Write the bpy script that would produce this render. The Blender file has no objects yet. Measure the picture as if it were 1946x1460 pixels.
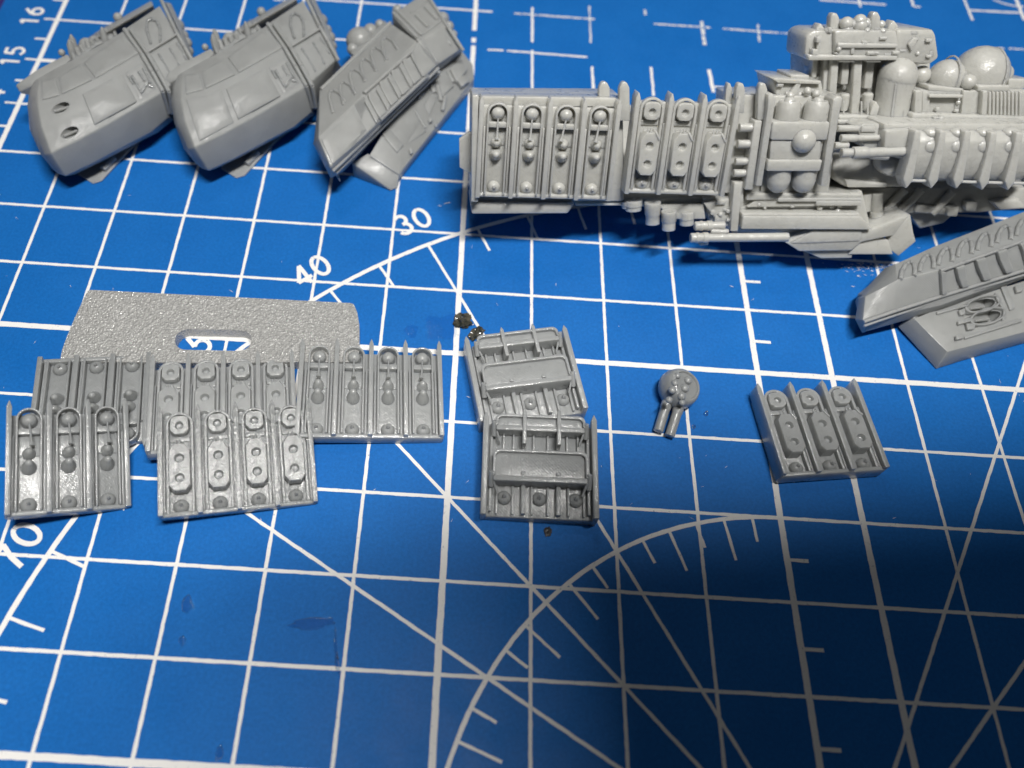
import bpy, bmesh, math, random
from mathutils import Vector, Matrix, Euler, noise
random.seed(4)
SC = bpy.context.scene
SC.unit_settings.scale_length = 0.01          # one unit is one centimetre (one square of the cutting mat)
COL = SC.collection
V = Vector
R = math.radians
PI = math.pi

# ---------------------------------------------------------------- camera
W, H = 1946, 1460
FPX, PPX, PPY = 1615.46157, 973 - 102.70340, 730 - 90.69763
CAMLOC = V((-0.135084785, -2.73194013, 9.61553622))
CAMROT = Euler((0.556171612, -0.0457421409, 0.0480577), 'XYZ')
CM = CAMROT.to_matrix()
cam = bpy.data.cameras.new("camera"); camo = bpy.data.objects.new("camera", cam); COL.objects.link(camo)
camo.location = CAMLOC; camo.rotation_euler = CAMROT
cam.sensor_width = 36; cam.lens = 36 * FPX / W
cam.shift_x = (973 - PPX) / W; cam.shift_y = -(730 - PPY) / W
cam.clip_start = 0.1; cam.clip_end = 300
cam.dof.use_dof = True; cam.dof.focus_distance = 10.6; cam.dof.aperture_fstop = 0.19
SC.camera = camo

# ---------------------------------------------------------------- light (indoor lamps)
w = bpy.data.worlds.new("World"); SC.world = w; w.use_nodes = True
w.node_tree.nodes["Background"].inputs[0].default_value = (0.9, 0.95, 1.0, 1)
w.node_tree.nodes["Background"].inputs[1].default_value = 0.032
KEY = V((3.5, -2.0, 36.0))
def area(name, loc, target, sx, sy, power, col):
    l = bpy.data.lights.new(name, 'AREA'); l.shape = 'RECTANGLE'; l.size = sx; l.size_y = sy
    l.energy = power; l.color = col
    o = bpy.data.objects.new(name, l); COL.objects.link(o); o.location = loc
    o.rotation_euler = (V(target) - V(loc)).to_track_quat('-Z', 'Y').to_euler()
area("desk_lamp", KEY, (1, 3, 0), 13.0, 1.6, 15800, (1.0, 0.975, 0.935))
area("ceiling_lamp", (-8.0, 27.0, 50.0), (0, 3, 0), 4.5, 3.5, 1600, (1.0, 0.98, 0.95))
SC.view_settings.view_transform = 'Standard'
SC.view_settings.look = 'None'
SC.view_settings.exposure = 0.0

# ---------------------------------------------------------------- pixel to place helpers
def ray(px, py):
    return CM @ V(((px - PPX) / FPX, -(py - PPY) / FPX, -1.0))
def at(px, py, z=0.0):
    d = ray(px, py); return CAMLOC + d * ((z - CAMLOC.z) / d.z)
class Plane:
    """a plane with its normal turned towards the camera side"""
    def __init__(s, o, n):
        s.o = V(o); s.n = V(n).normalized()
        if s.n.dot(CAMLOC - s.o) < 0: s.n = -s.n
    def off(s, h): return Plane(s.o + s.n * h, s.n)
    def pt(s, px, py, h=0.0):
        d = ray(px, py); o = s.o + s.n * h
        return CAMLOC + d * ((o - CAMLOC).dot(s.n) / d.dot(s.n))
def plane3(a, b, c):
    a, b, c = at(*a), at(*b), at(*c)
    return Plane(a, (b - a).cross(c - a))
def crop(ox, oy, s): return lambda X, Y: (ox + X / s, oy + Y / s)

# ---------------------------------------------------------------- materials
def newmat(name):
    m = bpy.data.materials.new(name); m.use_nodes = True
    nt = m.node_tree; return m, nt, nt.nodes["Principled BSDF"]
def node(nt, typ, **kw):
    n = nt.nodes.new(typ)
    for k, v in kw.items(): setattr(n, k, v)
    return n
def noise_node(nt, scale, detail=4, rough=0.6, coord='Object'):
    tc = node(nt, 'ShaderNodeTexCoord'); n = node(nt, 'ShaderNodeTexNoise')
    n.inputs['Scale'].default_value = scale; n.inputs['Detail'].default_value = detail; n.inputs['Roughness'].default_value = rough
    nt.links.new(tc.outputs[coord], n.inputs['Vector']); return n
def ramp(nt, src, p0, c0, p1, c1):
    r = node(nt, 'ShaderNodeValToRGB'); e = r.color_ramp.elements
    e[0].position = p0; e[0].color = c0 if len(c0) == 4 else (*c0, 1); e[1].position = p1; e[1].color = c1 if len(c1) == 4 else (*c1, 1)
    nt.links.new(src, r.inputs[0]); return r
def g3(v): return (v, v, v)

def resin(name, base, rough=0.36, layer=0.16, coat=0.35, sss=0.75, bumpn=0.12):
    m, nt, p = newmat(name)
    n1 = noise_node(nt, 2.3, 5)
    r1 = ramp(nt, n1.outputs[0], 0.3, tuple(c * 0.93 for c in base), 0.7, tuple(min(1, c * 1.06) for c in base))
    nt.links.new(r1.outputs[0], p.inputs['Base Color'])
    n2 = noise_node(nt, 9.0, 3)
    r2 = ramp(nt, n2.outputs[0], 0.35, g3(rough - 0.1), 0.65, g3(rough + 0.12))
    nt.links.new(r2.outputs[0], p.inputs['Roughness'])
    p.inputs['Subsurface Weight'].default_value = sss
    p.inputs['Subsurface Radius'].default_value = (1.0, 0.95, 0.85)
    p.inputs['Subsurface Scale'].default_value = 0.13
    p.inputs['Coat Weight'].default_value = coat; p.inputs['Coat Roughness'].default_value = 0.09
    # print layers and a little uneven wet skin
    tc = node(nt, 'ShaderNodeTexCoord'); wv = node(nt, 'ShaderNodeTexWave', wave_type='BANDS', bands_direction='DIAGONAL')
    wv.inputs['Scale'].default_value = 16.0; wv.inputs['Distortion'].default_value = 1.2; wv.inputs['Detail'].default_value = 2
    nt.links.new(tc.outputs['Object'], wv.inputs['Vector'])
    b1 = node(nt, 'ShaderNodeBump'); b1.inputs['Strength'].default_value = layer; b1.inputs['Distance'].default_value = 0.004
    nt.links.new(wv.outputs[1], b1.inputs['Height'])
    n3 = noise_node(nt, 14.0, 5)
    b2 = node(nt, 'ShaderNodeBump'); b2.inputs['Strength'].default_value = bumpn * 3; b2.inputs['Distance'].default_value = 0.02
    nt.links.new(n3.outputs[0], b2.inputs['Height']); nt.links.new(b1.outputs[0], b2.inputs['Normal'])
    nt.links.new(b2.outputs[0], p.inputs['Normal']); nt.links.new(b2.outputs[0], p.inputs['Coat Normal'])
    return m
RES = resin("grey_resin", (0.350, 0.362, 0.364), coat=0.7, bumpn=0.16)
RESM = resin("grey_resin_matte", (0.312, 0.321, 0.319), rough=0.54, coat=0.08, bumpn=0.06)
RESS = resin("grey_resin_satin", (0.335, 0.343, 0.338), rough=0.40, coat=0.10, bumpn=0.05)
RESD = resin("grey_resin_dull", (0.292, 0.304, 0.308), rough=0.40, coat=0.55, bumpn=0.16)
RESW = resin("grey_resin_wet", (0.292, 0.304, 0.306), rough=0.26, coat=1.0, bumpn=0.26, layer=0.35)
RESL = resin("grey_resin_ship", (0.53, 0.53, 0.50), rough=0.34, coat=0.5, bumpn=0.18)

# textured plastic plate
PLA, nt, p = newmat("pebbled_grey_plastic")
p.inputs['Base Color'].default_value = (0.43, 0.43, 0.42, 1); p.inputs['Roughness'].default_value = 0.26
p.inputs['Specular IOR Level'].default_value = 0.8; p.inputs['Coat Weight'].default_value = 0.9; p.inputs['Coat Roughness'].default_value = 0.06
n1 = noise_node(nt, 26.0, 3, 0.5); tc = node(nt, 'ShaderNodeTexCoord'); vo = node(nt, 'ShaderNodeTexVoronoi'); vo.inputs['Scale'].default_value = 33
nt.links.new(tc.outputs['Object'], vo.inputs['Vector'])
mx = node(nt, 'ShaderNodeMath', operation='ADD'); nt.links.new(n1.outputs[0], mx.inputs[0]); nt.links.new(vo.outputs[0], mx.inputs[1])
bp = node(nt, 'ShaderNodeBump'); bp.inputs['Strength'].default_value = 0.85; bp.inputs['Distance'].default_value = 0.028
nt.links.new(mx.outputs[0], bp.inputs['Height']); nt.links.new(bp.outputs[0], p.inputs['Normal']); nt.links.new(bp.outputs[0], p.inputs['Coat Normal'])

# mat vinyl
MAT, nt, p = newmat("blue_mat_vinyl")
n1 = noise_node(nt, 0.9, 6, 0.65); r1 = ramp(nt, n1.outputs[0], 0.3, (0.0080, 0.133, 0.460), 0.72, (0.0122, 0.155, 0.510))
n4 = noise_node(nt, 26.0, 3, 0.7); r4 = ramp(nt, n4.outputs[0], 0.35, g3(0.90), 0.7, g3(1.12))
mm = node(nt, 'ShaderNodeMixRGB', blend_type='MULTIPLY'); mm.inputs[0].default_value = 1
nt.links.new(r1.outputs[0], mm.inputs[1]); nt.links.new(r4.outputs[0], mm.inputs[2])
nt.links.new(mm.outputs[0], p.inputs['Base Color'])
n2 = noise_node(nt, 1.7, 5); r2 = ramp(nt, n2.outputs[0], 0.35, g3(0.42), 0.7, g3(0.58)); nt.links.new(r2.outputs[0], p.inputs['Roughness'])
p.inputs['Specular IOR Level'].default_value = 0.18
n3 = noise_node(nt, 60.0, 4); b = node(nt, 'ShaderNodeBump'); b.inputs['Strength'].default_value = 0.25; b.inputs['Distance'].default_value = 0.01
nt.links.new(n3.outputs[0], b.inputs['Height']); nt.links.new(b.outputs[0], p.inputs['Normal'])

# white print, worn through to the blue in small specks
PRN, nt, p = newmat("white_print")
n1 = noise_node(nt, 22.0, 5, 0.75); r1 = ramp(nt, n1.outputs[0], 0.30, (0.25, 0.30, 0.42), 0.40, (0.86, 0.85, 0.83)); nt.links.new(r1.outputs[0], p.inputs['Base Color'])
p.inputs['Roughness'].default_value = 0.55; p.inputs['Specular IOR Level'].default_value = 0.25
PRF, nt, p = newmat("worn_white_print")
n1 = noise_node(nt, 14.0, 5, 0.75); r1 = ramp(nt, n1.outputs[0], 0.40, (0.03, 0.17, 0.48), 0.50, (0.80, 0.79, 0.77)); nt.links.new(r1.outputs[0], p.inputs['Base Color'])
p.inputs['Roughness'].default_value = 0.5

def plain(name, col, rough=0.5, spec=0.5, coat=0.0):
    m, nt, p = newmat(name)
    n1 = noise_node(nt, 6.0, 4); r1 = ramp(nt, n1.outputs[0], 0.3, tuple(c * 0.85 for c in col), 0.7, tuple(c * 1.12 for c in col))
    nt.links.new(r1.outputs[0], p.inputs['Base Color']); p.inputs['Roughness'].default_value = rough
    p.inputs['Specular IOR Level'].default_value = spec; p.inputs['Coat Weight'].default_value = coat
    return m
DARK = plain("dark_plastic", (0.015, 0.015, 0.018), 0.4)
PURP = plain("dark_violet_desk", (0.03, 0.02, 0.16), 0.6)
CRUMB, nt, p = newmat("dirty_clear_crumb")
n1 = noise_node(nt, 9.0, 4); r1 = ramp(nt, n1.outputs[0], 0.38, (0.03, 0.035, 0.03), 0.66, (0.15, 0.135, 0.10)); nt.links.new(r1.outputs[0], p.inputs['Base Color'])
p.inputs['Roughness'].default_value = 0.15; p.inputs['Transmission Weight'].default_value = 0.25; p.inputs['Coat Weight'].default_value = 0.8
# thin clear wet film: sees through to the mat, shines on top
FILM = bpy.data.materials.new("clear_wet_film"); FILM.use_nodes = True; nt = FILM.node_tree; nt.nodes.clear()
out = node(nt, 'ShaderNodeOutputMaterial'); mixs = node(nt, 'ShaderNodeMixShader'); tr = node(nt, 'ShaderNodeBsdfTransparent'); gl = node(nt, 'ShaderNodeBsdfGlossy')
tr.inputs[0].default_value = (0.78, 0.85, 0.92, 1); gl.inputs['Roughness'].default_value = 0.06
fr = node(nt, 'ShaderNodeFresnel'); fr.inputs[0].default_value = 1.45
n1 = noise_node(nt, 22.0, 4, 0.6); b = node(nt, 'ShaderNodeBump'); b.inputs['Strength'].default_value = 1.0; b.inputs['Distance'].default_value = 0.05
nt.links.new(n1.outputs[0], b.inputs['Height']); nt.links.new(b.outputs[0], gl.inputs['Normal'])
nt.links.new(fr.outputs[0], mixs.inputs[0]); nt.links.new(tr.outputs[0], mixs.inputs[1]); nt.links.new(gl.outputs[0], mixs.inputs[2]); nt.links.new(mixs.outputs[0], out.inputs[0])
FILM2 = FILM.copy(); FILM2.name = "clear_wet_smear"
for n in FILM2.node_tree.nodes:
    if n.type == 'BSDF_TRANSPARENT': n.inputs[0].default_value = (0.88, 0.92, 0.97, 1)
    if n.type == 'BUMP': n.inputs['Distance'].default_value = 0.004
    if n.type == 'FRESNEL': n.inputs[0].default_value = 1.25

# ---------------------------------------------------------------- object helpers
def tag(o, label=None, cat=None, group=None, kind=None):
    for k, v in (('label', label), ('category', cat), ('group', group), ('kind', kind)):
        if v: o[k] = v
    return o
def empty(name, loc, rot=(0, 0, 0)):
    o = bpy.data.objects.new(name, None); COL.objects.link(o); o.location = loc; o.rotation_euler = rot
    o.empty_display_size = 0.2; return o
def soften(bm, width, seg=2, ang=25):
    bmesh.ops.remove_doubles(bm, verts=bm.verts, dist=1e-5)
    bmesh.ops.recalc_face_normals(bm, faces=bm.faces)
    if width <= 0: return
    es = [e for e in bm.edges if len(e.link_faces) == 2 and e.calc_face_angle(0) > R(ang)]
    if es: bmesh.ops.bevel(bm, geom=es, offset=width, segments=seg, profile=0.5, affect='EDGES', clamp_overlap=True)
def mesh_of(name, bm, mat, ang=38):
    me = bpy.data.meshes.new(name); bm.to_mesh(me); bm.free(); me.materials.append(mat)
    for f in me.polygons: f.use_smooth = True
    me.set_sharp_from_angle(angle=R(ang)); return me
def link(name, me, parent=None, loc=(0, 0, 0), rot=None):
    o = bpy.data.objects.new(name, me); COL.objects.link(o); o.location = loc
    if rot: o.rotation_euler = rot
    if parent: o.parent = parent
    return o
def part(name, bm, parent, mat=None, bev=0.0, seg=2):
    """world-space bmesh -> part whose coordinates are relative to its parent's base"""
    soften(bm, bev, seg)
    base = V((0, 0, 0)); q = parent
    while q is not None: base += q.location; q = q.parent
    c = sum((v.co for v in bm.verts), V()) / max(1, len(bm.verts))
    bmesh.ops.translate(bm, verts=bm.verts, vec=-c)
    return link(name, mesh_of(name, bm, mat or RES), parent, c - base)
def quadstrip(bm, rings, close_ring=True, caps=True):
    vs = [[bm.verts.new(p) for p in r] for r in rings]
    n = len(rings[0])
    for a, b in zip(vs[:-1], vs[1:]):
        for i in range(n if close_ring else n - 1):
            j = (i + 1) % n
            try: bm.faces.new((a[i], a[j], b[j], b[i]))
            except ValueError: pass
    if caps:
        for r in (vs[0], vs[-1]):
            try: bm.faces.new(r)
            except ValueError: pass
    return vs
def frame(ax):
    ax = V(ax).normalized(); u = ax.orthogonal().normalized(); return u, ax.cross(u), ax
def tube(bm, a, b, ra, rb=None, n=14, dome=False, stations=None):
    """tapered rod from a to b; dome rounds the far end; stations = [(t, r)]"""
    a, b = V(a), V(b); rb = ra if rb is None else rb; u, v, ax = frame(b - a); L = (b - a).length
    st = stations or [(0, ra), (1, rb)]
    rings = [[a + ax * (t * L) + (u * math.cos(2 * PI * i / n) + v * math.sin(2 * PI * i / n)) * r for i in range(n)] for t, r in st]
    if dome:
        r = st[-1][1]
        for k in (30, 55, 75, 87): rings.append([b + ax * (r * math.sin(R(k))) + (u * math.cos(2 * PI * i / n) + v * math.sin(2 * PI * i / n)) * r * math.cos(R(k)) for i in range(n)])
    quadstrip(bm, rings)
def ball(bm, c, r, s=(1, 1, 1), seg=20, rings=12, rot=None):
    m = Matrix.Translation(c) @ (rot.to_4x4() if rot else Matrix.Identity(4)) @ Matrix.Diagonal((r * s[0], r * s[1], r * s[2], 1))
    bmesh.ops.create_uvsphere(bm, u_segments=seg, v_segments=rings, radius=1, matrix=m)
def box(bm, x0, x1, y0, y1, z0, z1):
    quadstrip(bm, [[V((x0, y0, z)), V((x1, y0, z)), V((x1, y1, z)), V((x0, y1, z))] for z in (z0, z1)])
def prism(bm, poly, z0, z1):
    quadstrip(bm, [[V((x, y, z)) for x, y in poly] for z in (z0, z1)])
def slab(bm, pts, pl, h0, h1):
    """pixel outline whose front face lies at height h1 over the plane pl, going back to h0"""
    if hasattr(pl, 'at_face'):
        # seated on a curved skin: dense outline and inner rings follow it
        pl.at_face(pts); n_ = len(pts); m_ = 6
        dn = [(pts[i][0] + (pts[(i + 1) % n_][0] - pts[i][0]) * j / m_, pts[i][1] + (pts[(i + 1) % n_][1] - pts[i][1]) * j / m_) for i in range(n_) for j in range(m_)]
        cx, cy = sum(p_[0] for p_ in pts) / n_, sum(p_[1] for p_ in pts) / n_
        rr_ = [[pl.pt(cx + (x - cx) * f_, cy + (y - cy) * f_, h1) for x, y in dn] for f_ in (1, .7, .35, .04)]
        quadstrip(bm, [[q_ - pl.n * (h1 - h0) for q_ in rr_[0]]] + rr_); return
    f = [pl.pt(x, y, h1) for x, y in pts]
    quadstrip(bm, [[q - pl.n * (h1 - h0) for q in f], f])
def Bm(): return bmesh.new()

# ================================================================ THE MAT
desk = Bm(); box(desk, -40, 40, -40, 40, -1.2, -0.32)
d = link("desk_top", mesh_of("desk_top", desk, PURP)); tag(d, kind='structure')
b = Bm(); box(b, -8.03, 24, -16, 20, -0.3, 0.0); soften(b, 0.03)
mat_o = link("cutting_mat", mesh_of("cutting_mat", b, MAT))
tag(mat_o, "blue cutting mat printed with white grid and angle lines under all the parts", "cutting mat")

ZL = [0.0]
def strip_pts(pts, wd, z, jit=0.003, step=0.07):
    """ribbon along a polyline with slightly ragged edges"""
    out = []
    for a, b2 in zip(pts[:-1], pts[1:]):
        a, b2 = V((*a[:2], 0)), V((*b2[:2], 0)); n = max(1, int((b2 - a).length / step))
        for i in range(n): out.append(a.lerp(b2, i / n))
    out.append(V((*pts[-1][:2], 0)))
    bm = Bm(); prev = None
    for i, q in enumerate(out):
        t = (out[min(i + 1, len(out) - 1)] - out[max(i - 1, 0)]); t.normalize(); nrm = V((-t.y, t.x, 0))
        l = q + nrm * (wd / 2 + random.uniform(-jit, jit)); r = q - nrm * (wd / 2 + random.uniform(-jit, jit)); l.z = r.z = z
        cur = (bm.verts.new(l), bm.verts.new(r))
        if prev: bm.faces.new((prev[0], prev[1], cur[1], cur[0]))
        prev = cur
    return bm
def printed(name, pts, wd, z, mat=None, jit=0.003):
    bm = strip_pts(pts, wd, z, jit); me = bpy.data.meshes.new(name); bm.to_mesh(me); bm.free(); me.materials.append(mat or PRN)
    o = link(name, me, mat_o); return o
TH, BO = 0.0405, 0.075
def gpx(px, py): q = at(px, py, 0); return (q.x, q.y)
# upright grid lines
for x in range(-7, 10):
    wd = BO if x in (-7, 0, 4, 5, 9) else TH
    if x == 0: segs = [(-16, 9.47), (9.16, 9.3), (-16, 9.08)]; segs = [(-16, 9.08), (9.16, 9.28), (9.47, 12)]
    elif x < 0: segs = [(-16, 14)]
    elif x == 1: segs = [(-16, 9.07), (9.27, 10.2)]
    else: segs = [(-16, 7.0)]
    for y0, y1 in segs: printed("grid_line", [(x, y0), (x, y1)], wd, 0.002)
# cross grid lines
for y in range(-6, 13):
    wd = BO if y in (-2, 3, 8) else TH
    if y >= 8: segs = [(-7, 0.45 if y == 8 else (0.3 if y == 10 else -0.3))]
    else: segs = [(-7, 24)]
    for x0, x1 in segs: printed("grid_line", [(x0, y), (x1, y)], wd, 0.003)
# worn fragments of the grid along the far side (pixel pairs measured on the mat plane)
for (a, b2, wd, m) in [((977, 26), (1130, 37), TH, PRF), ((1242, 46), (1350, 53), TH, PRF), ((1374, 55), (1519, 66), TH, PRF),
        ((927, 95), (957, 96.5), TH, PRN), ((963, 97), (1116, 109), TH, PRN), ((946, 174), (1040, 180), BO * .8, PRF),
        ((1120, 12), (1122.5, 82), TH * .8, PRF), ((1125, 127), (1128.5, 181), TH, PRN), ((1225.5, 19), (1226.5, 29), TH, PRF), ((1237, 128), (1242, 183), TH, PRN),
        ((1333, 41), (1339, 86), BO * .8, PRF), ((1347, 133), (1356, 176), BO * .8, PRN), ((1440, 47), (1443, 80), TH * .9, PRF), ((1456, 140), (1463, 170), BO * .7, PRN),
        ((1355, 165), (1376, 167), TH, PRN), ((1557, 0), (1683, 9.6), TH, PRN), ((1630, -8), (1635, 14), TH, PRN), ((1730, -5), (1736, 12.8), TH, PRN), ((1737, 13.2), (1749, 14), TH, PRN),
        ((1829, -8), (1848, 39), TH, PRN), ((1843, 20), (1938, 25), TH, PRN), ((1928, -8), (1947, 39), BO * .8, PRN), ((1897, 92), (1909, 93), TH, PRF), ((1917, 93), (1947, 94.5), TH, PRF), ((520, 0), (560, 3), TH, PRF)]:
    ZL[0] += 0.00002
    printed("grid_line", [gpx(*a), gpx(*b2)], wd, 0.0045 + ZL[0], m, 0.005)
printed("grid_arc", [gpx(1886 + t * 60, -1 + 14 * (1 - (1 - t) ** 2)) for t in [i / 8 for i in range(9)]], TH * .8, 0.0052)
# angle gauge: two arcs about (4,-3), rays and degree ticks
C0 = V((4, -3))
def pol(r, a): return (C0.x + r * math.cos(R(a)), C0.y + r * math.sin(R(a)))
printed("angle_arc", [pol(4.0, a) for a in range(90, 181, 1)], 0.050, 0.0055)
printed("angle_arc", [pol(8.97, a) for a in range(90, 181, 1)], 0.060, 0.0055)
for a in (150, 135, 120): printed("angle_line", [C0, pol(8.97, a)], TH, 0.0040 + a * 1e-6)
for a in (45, 60, 30): printed("angle_line", [C0, pol(8.97, a)], TH, 0.0040 + a * 1e-6)
for a in range(95, 180, 5):
    if a in (120, 135, 150): continue
    printed("degree_tick", [pol(4.0, a), pol(4.0 - (0.5 if a % 10 == 0 else 0.30), a)], TH * .85, 0.0062)
for a in range(95, 180, 5):
    if a in (120, 135, 150): continue
    printed("degree_tick", [pol(8.97, a), pol(8.97 - (0.44 if a % 10 == 0 else 0.44), a)], TH * .95, 0.0062)
for i in range(-8, 8):
    printed("scale_tick", [(4.0, i + 0.49), (4.25, i + 0.49)], TH * 1.05, 0.0062)
for i in range(0, 26):
    printed("scale_tick", [(-7.22, i / 2), (-7.02, i / 2)], TH, 0.0062)
def arc(cx, cy, rx, ry, a0, a1, n=16): return [(cx + rx * math.cos(R(a0 + (a1 - a0) * i / n)), cy + ry * math.sin(R(a0 + (a1 - a0) * i / n))) for i in range(n + 1)]
STROKES = {                                             # digits drawn as strokes, cap height 1
    '0': [arc(.32, .5, .27, .46, 90, 450, 28)], '1': [[(.14, .78), (.37, .97)], [(.36, .97), (.36, 0)]], '2': [arc(.32, .68, .26, .28, 165, -35) + [(.08, .06)], [(.04, .04), (.60, .04)]],
    '3': [arc(.30, .72, .23, .23, 150, -90), arc(.31, .27, .26, .25, 90, -155)], '4': [[(.46, 0), (.46, .97)], [(.46, .95), (.05, .27)], [(.03, .28), (.64, .28)]],
    '5': [[(.56, .95), (.13, .95)], [(.16, .97), (.11, .50)], arc(.31, .31, .26, .28, 140, -150)], '6': [[(.50, .96)] + arc(.60, .34, .52, .52, 118, 180, 8), arc(.33, .30, .25, .27, 180, -180, 22)],
    '7': [[(.06, .95), (.62, .95)], [(.58, .95), (.36, .5), (.24, 0)]], '8': [arc(.32, .72, .21, .22, -90, 270, 22), arc(.32, .26, .26, .25, 90, 450, 22)], '9': [arc(.31, .66, .25, .28, 0, 360, 22), [(.56, .66), (.5, .25), (.2, .02)]]}
def numeral(txt, x, y, ang, size, wd=.058, adv=.82):
    hgt = size * .72; cs, sn = math.cos(R(ang)), math.sin(R(ang)); bmj = Bm(); k_ = 0
    for i, ch in enumerate(txt):
        ox = (i - (len(txt) - 1) / 2) * adv * hgt - .32 * hgt
        for st_ in STROKES[ch]:
            pts = [(ox + u_ * hgt, v_ * hgt - hgt / 2) for u_, v_ in st_]
            t_ = strip_pts([(x + px * cs - py * sn, y + px * sn + py * cs) for px, py in pts], wd, .0072 + k_ * .0002, .0015, .03); k_ += 1
            me_ = bpy.data.meshes.new("t"); t_.to_mesh(me_); t_.free(); bmj.from_mesh(me_); bpy.data.meshes.remove(me_)
    me = bpy.data.meshes.new("numeral"); bmj.to_mesh(me); bmj.free(); me.materials.append(PRN)
    return link("numeral", me, mat_o)
for v in range(10, 19): numeral(str(v), -7.44, v - 7 + 0.04, 90, 0.43, .05)
for v, a, rr in ((20, 110, 9.45), (30, 120.1, 9.45), (40, 130.2, 9.40), (50, 140.35, 9.42), (60, 150, 9.3), (70, 160.6, 9.33), (80, 170, 9.3)):
    x, y = pol(rr, a); numeral(str(v), x, y, a - 90, 0.50)
# scratches and pale scuffs in the vinyl
SCR = Bm()
def scratch(px, py, L, ang, wd):
    q = at(px, py, 0); d = V((math.cos(ang), math.sin(ang), 0)); n = V((-d.y, d.x, 0))
    vs = [q - d * L / 2, q + n * wd, q + d * L / 2, q - n * wd]
    SCR.faces.new([SCR.verts.new((p.x, p.y, 0.0085)) for p in vs])
for i in range(150):
    px, py = 1655 + random.gauss(0, 32), 498 + abs(random.gauss(0, 13)); scratch(px, py, random.uniform(.02, .07), random.uniform(-.4, .4), random.uniform(.003, .007))
for i in range(90):
    scratch(random.uniform(0, W), random.uniform(350, 1000), random.uniform(.015, .09), random.uniform(-PI, PI), random.uniform(.0015, .004))
for (px, py) in [(836, 392), (848, 387), (853, 386), (898, 618), (905, 757), (890, 755), (1390, 545), (1430, 570), (1620, 545), (420, 815), (500, 800)]:
    scratch(px, py, random.uniform(.05, .09), random.uniform(-.5, .7), .006)
me = bpy.data.meshes.new("scuff_marks"); SCR.to_mesh(me); SCR.free(); me.materials.append(PRF)
tag(link("scuff_marks", me, mat_o), kind='stuff')

# ================================================================ BATTERY PANELS
P0, L0 = 0.4335, 1.334
def rrect(hx, hy, r, n=6):
    out = []
    for cx, cy, a0 in ((hx - r, hy - r, 0), (-hx + r, hy - r, 90), (-hx + r, -hy + r, 180), (hx - r, -hy + r, 270)):
        for k in range(n + 1):
            a = R(a0 + 90 * k / n); out.append((cx + r * math.cos(a), cy + r * math.sin(a)))
    return out
def arch_outline(hw, y0, y1, n=14):
    """open path up one side, round over the top, down the other"""
    pts = [(hw, y0)]
    for k in range(n + 1):
        a = PI * k / n; pts.append((hw * math.cos(a), y1 - hw + hw * math.sin(a)))
    pts.append((-hw, y0)); return pts
def loopstrip(bm, outer, inner, z0, z1):
    """raised wall between two open paths"""
    o0 = [V((x, y, z0)) for x, y in outer]; o1 = [V((x, y, z1)) for x, y in outer]
    i1 = [V((x, y, z1)) for x, y in inner]; i0 = [V((x, y, z0)) for x, y in inner]
    quadstrip(bm, [[a, b, c, d] for a, b, c, d in zip(o0, o1, i1, i0)])
def inner_ring(poly, c, angs):
    """sample a convex outline by angle round the point c"""
    c = V((*c, 0)); out = []
    for a in angs:
        d = V((math.cos(a), math.sin(a), 0)); best = None
        for (x0, y0), (x1, y1) in zip(poly, poly[1:] + poly[:1]):
            p, e = V((x0, y0, 0)) - c, V((x1 - x0, y1 - y0, 0)); den = d.x * e.y - d.y * e.x
            if abs(den) < 1e-9: continue
            t = (p.x * e.y - p.y * e.x) / den; s = (p.x * d.y - p.y * d.x) / den  # along the edge
            if t > 0 and -1e-3 <= s <= 1 + 1e-3 and (best is None or t < best): best = t
        out.append((c.x + d.x * best, c.y + d.y * best))
    return out
def dimple_top(bm, poly, c, zt, r, depth, n=28, edge=0.0):
    AG = sorted(set([round(2 * PI * k / n, 4) for k in range(n)] + [round(math.atan2(y - c[1], x - c[0]) % (2 * PI), 4) for x, y in poly]))
    o = inner_ring(poly, c, AG)
    def circ(rr, z): return [V((c[0] + rr * math.cos(a), c[1] + rr * math.sin(a), z)) for a in AG]
    quadstrip(bm, [[V((x, y, zt)) for x, y in o], circ(r * 1.12, zt), circ(r, zt - 0.012), circ(r * .75, zt - depth), circ(0.002, zt - depth * 1.15)], caps=False)

CACHE = {}
def shared(key, fn, mat):
    k = (key, mat.name)
    if k not in CACHE: CACHE[k] = mesh_of(key, fn(), mat)
    return CACHE[k]
FL = -0.15                                     # panel floor under the rib tops
def m_rib(tall=0.0, L=L0):
    def f():
        b = Bm(); t = L / 2 + tall
        pr = [(-.028, -L / 2), (.028, -L / 2), (.028, t - .07), (.004, t), (-.004, t), (-.028, t - .07)]
        prism(b, pr, -.25, 0.0); soften(b, .013); return b
    return f
def m_ridge(L=L0):
    def f():
        b = Bm(); box(b, -.013, .013, -L / 2 + .02, .27, FL - .02, -.085); soften(b, .005); return b
    return f
def m_arch(z1, th, top, hw=.137):
    def f():
        b = Bm(); loopstrip(b, arch_outline(hw, -.63, top), arch_outline(hw - th, -.63, top - th), FL - .02, z1); soften(b, .008, ang=30); return b
    return f
def m_cross(y0, y1, z1):
    def f():
        b = Bm(); box(b, -.112, .112, y0, y1, FL - .02, z1); soften(b, .008); return b
    return f
def m_floor():
    b = Bm(); box(b, -.114, .114, .02, .27, FL - .03, -.135); soften(b, .006); return b
def m_ball():
    b = Bm(); ball(b, V((0, .445, -.10)), .085, (1, 1, .9)); tube(b, (0, .445, FL - .02), (0, .445, -.11), .098, .085, n=18); return b
def m_rod(dx):
    def f():
        b = Bm(); tube(b, (0, .40, -.05), (dx, .12, -.03), .013, .016, n=8, stations=[(0, .011), (.8, .014), (1, .03)]); return b
    return f
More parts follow.
